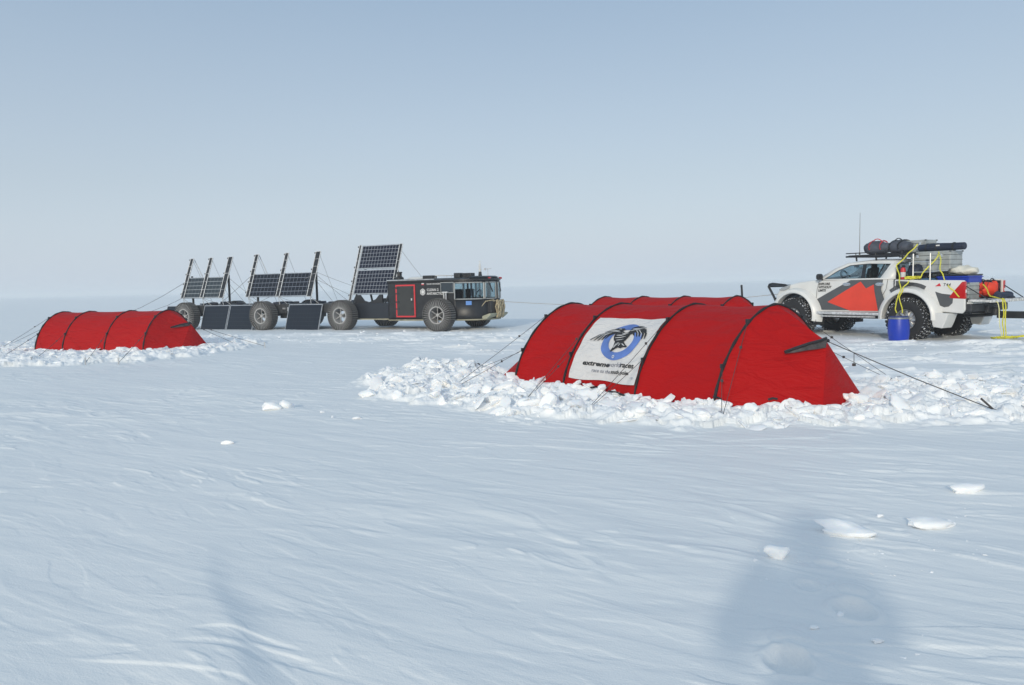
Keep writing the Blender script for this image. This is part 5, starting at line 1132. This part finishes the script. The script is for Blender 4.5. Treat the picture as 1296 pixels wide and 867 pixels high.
for s in (1, -1):
    skin('trouser_leg', [[((s*.07, 0, .92), (.12, .13)), ((s*.10, .01, .78), .125), ((s*.115, .02, .48), .10), ((s*.12, 0, .14), .09)]], mat('salopettes', (.02, .02, .025), .8))
    skin('boot', [[((s*.12, -.04, .06), .085), ((s*.12, 0, .26), .10)], [((s*.12, -.04, .06), .085), ((s*.125, .12, .055), .08), ((s*.13, .22, .045), .065)]], RUBBER, 1)
    for k in range(5):   # fingers closing round the phone from the side
        z = 1.485-.018*k
        if k < 4: skin('finger', [[((s*.085, .37, z-.005), .010), ((s*.093, .392, z), .009), ((s*.085, .405, z), .008), ((s*.072, .404, z), .0075)]], SKINM, 1)
        else: skin('thumb', [[((s*.085, .36, 1.46), .012), ((s*.07, .375, 1.475), .010), ((s*.055, .385, 1.485), .009)]], SKINM, 1)
b = MB(); b.ell((0, .115, 1.60), (.014, .022, .026), 10, 8); b.build('nose', SKINM, ph); b = MB()
for s in (1, -1): b.ell((s*.035, .10, 1.635), (.013, .01, .008), 10, 6)
b.build('eyes', INK, ph); b = MB(); b.ell((0, .105, 1.555), (.025, .01, .006), 10, 6); b.build('mouth', mat('lips', (.45, .15, .13), .5), ph)
pz = 1.5-zg((0, -.42)); b = MB(); b.bb(-.078, .078, .388, .396, pz-.046, pz+.03); po = b.build('phone', BLACK, None, 0, bevel=.006); po.location = ph.location; tag(po, 'black phone held up in landscape by the photographer', 'phone')

# ---------------------------------------------------------------- light
EL = math.radians(17.2); AZ = math.radians(19.0)     # shadows run towards azimuth AZ right of +Y
S = Vector((-math.sin(AZ)*math.cos(EL), -math.cos(AZ)*math.cos(EL), math.sin(EL)))
sun = bpy.data.lights.new('sun', 'SUN'); sun.energy = 1.68; sun.angle = math.radians(1.8); sun.color = (1, .93, .78)
so = bpy.data.objects.new('sun', sun); COL.objects.link(so); so.rotation_mode = 'QUATERNION'; so.rotation_quaternion = S.to_track_quat('Z', 'Y')
w = bpy.data.worlds.new('World'); scene.world = w; w.use_nodes = True; nt = w.node_tree; bg = nt.nodes['Background']
sky = nt.nodes.new('ShaderNodeTexSky'); sky.sky_type = 'NISHITA'; sky.sun_disc = False; sky.sun_elevation = EL; sky.sun_rotation = math.atan2(S.x, S.y)
sky.air_density = 1.; sky.dust_density = 3.; sky.ozone_density = 1.5; sky.altitude = 0
# thin high overcast: the clear sky is veiled by an even pale layer
mx = nt.nodes.new('ShaderNodeMix'); mx.data_type = 'RGBA'; mx.inputs[0].default_value = .62
tcw = nt.nodes.new('ShaderNodeTexCoord'); sxw = nt.nodes.new('ShaderNodeSeparateXYZ'); nt.links.new(tcw.outputs['Generated'], sxw.inputs[0])
mrw = nt.nodes.new('ShaderNodeMapRange'); mrw.inputs['From Min'].default_value = 0; mrw.inputs['From Max'].default_value = 1
crw = nt.nodes.new('ShaderNodeValToRGB'); els = crw.color_ramp.elements
KV = 1/(.62*.08)/15
for i, (pos, c) in enumerate(((0., (.545, .62, .715)), (.13, (.435, .51, .59)), (.34, (.295, .39, .505)), (.75, (.36, .47, .585)))):
    e = els[i] if i < 2 else els.new(pos)
    e.position = pos; e.color = (c[0]*KV, c[1]*KV, c[2]*KV, 1)
nt.links.new(sxw.outputs['Z'], mrw.inputs['Value']); nt.links.new(mrw.outputs[0], crw.inputs[0])
nz = nt.nodes.new('ShaderNodeTexNoise'); nz.inputs['Scale'].default_value = 1.4; nz.inputs['Detail'].default_value = 3; mpw = nt.nodes.new('ShaderNodeMapping'); mpw.inputs['Scale'].default_value = (1, 1, 3)
nt.links.new(tcw.outputs['Generated'], mpw.inputs[0]); nt.links.new(mpw.outputs[0], nz.inputs['Vector'])
mr2 = nt.nodes.new('ShaderNodeMapRange'); mr2.inputs['To Min'].default_value = 14.4; mr2.inputs['To Max'].default_value = 15.6; nt.links.new(nz.outputs['Fac'], mr2.inputs['Value'])
vm = nt.nodes.new('ShaderNodeVectorMath'); vm.operation = 'SCALE'; nt.links.new(crw.outputs[0], vm.inputs[0]); nt.links.new(mr2.outputs[0], vm.inputs['Scale']); nt.links.new(vm.outputs[0], mx.inputs[7])
nt.links.new(sky.outputs[0], mx.inputs[6]); nt.links.new(mx.outputs[2], bg.inputs['Color']); bg.inputs['Strength'].default_value = .08
vs_ = scene.view_settings; vs_.view_transform = 'Standard'; vs_.look = 'None'; vs_.gamma = 1; vs_.use_curve_mapping = False; vs_.exposure = 0.
scene.render.engine = 'CYCLES'; scene.cycles.use_denoising = True; scene.cycles.max_bounces = 8; scene.cycles.transparent_max_bounces = 12

# thin ice haze near the ground
b = MB(); b.bb(-3500, 3500, -300, 6500, -3., 9.); hz = b.build('haze', [], None, 0); hm = bpy.data.materials.new('haze_air'); hm.use_nodes = True; hn = hm.node_tree
hn.nodes.remove(hn.nodes['Principled BSDF']); pv_ = hn.nodes.new('ShaderNodeVolumePrincipled'); pv_.inputs['Color'].default_value = (.93, .96, .98, 1); pv_.inputs['Density'].default_value = .0012; pv_.inputs['Anisotropy'].default_value = 0.
hn.links.new(pv_.outputs[0], hn.nodes['Material Output'].inputs['Volume']); hz.data.materials.append(hm); tag(hz, 'thin pale ice haze lying over the snowfield', 'haze', kind='stuff')
scene.cycles.volume_bounces = 1
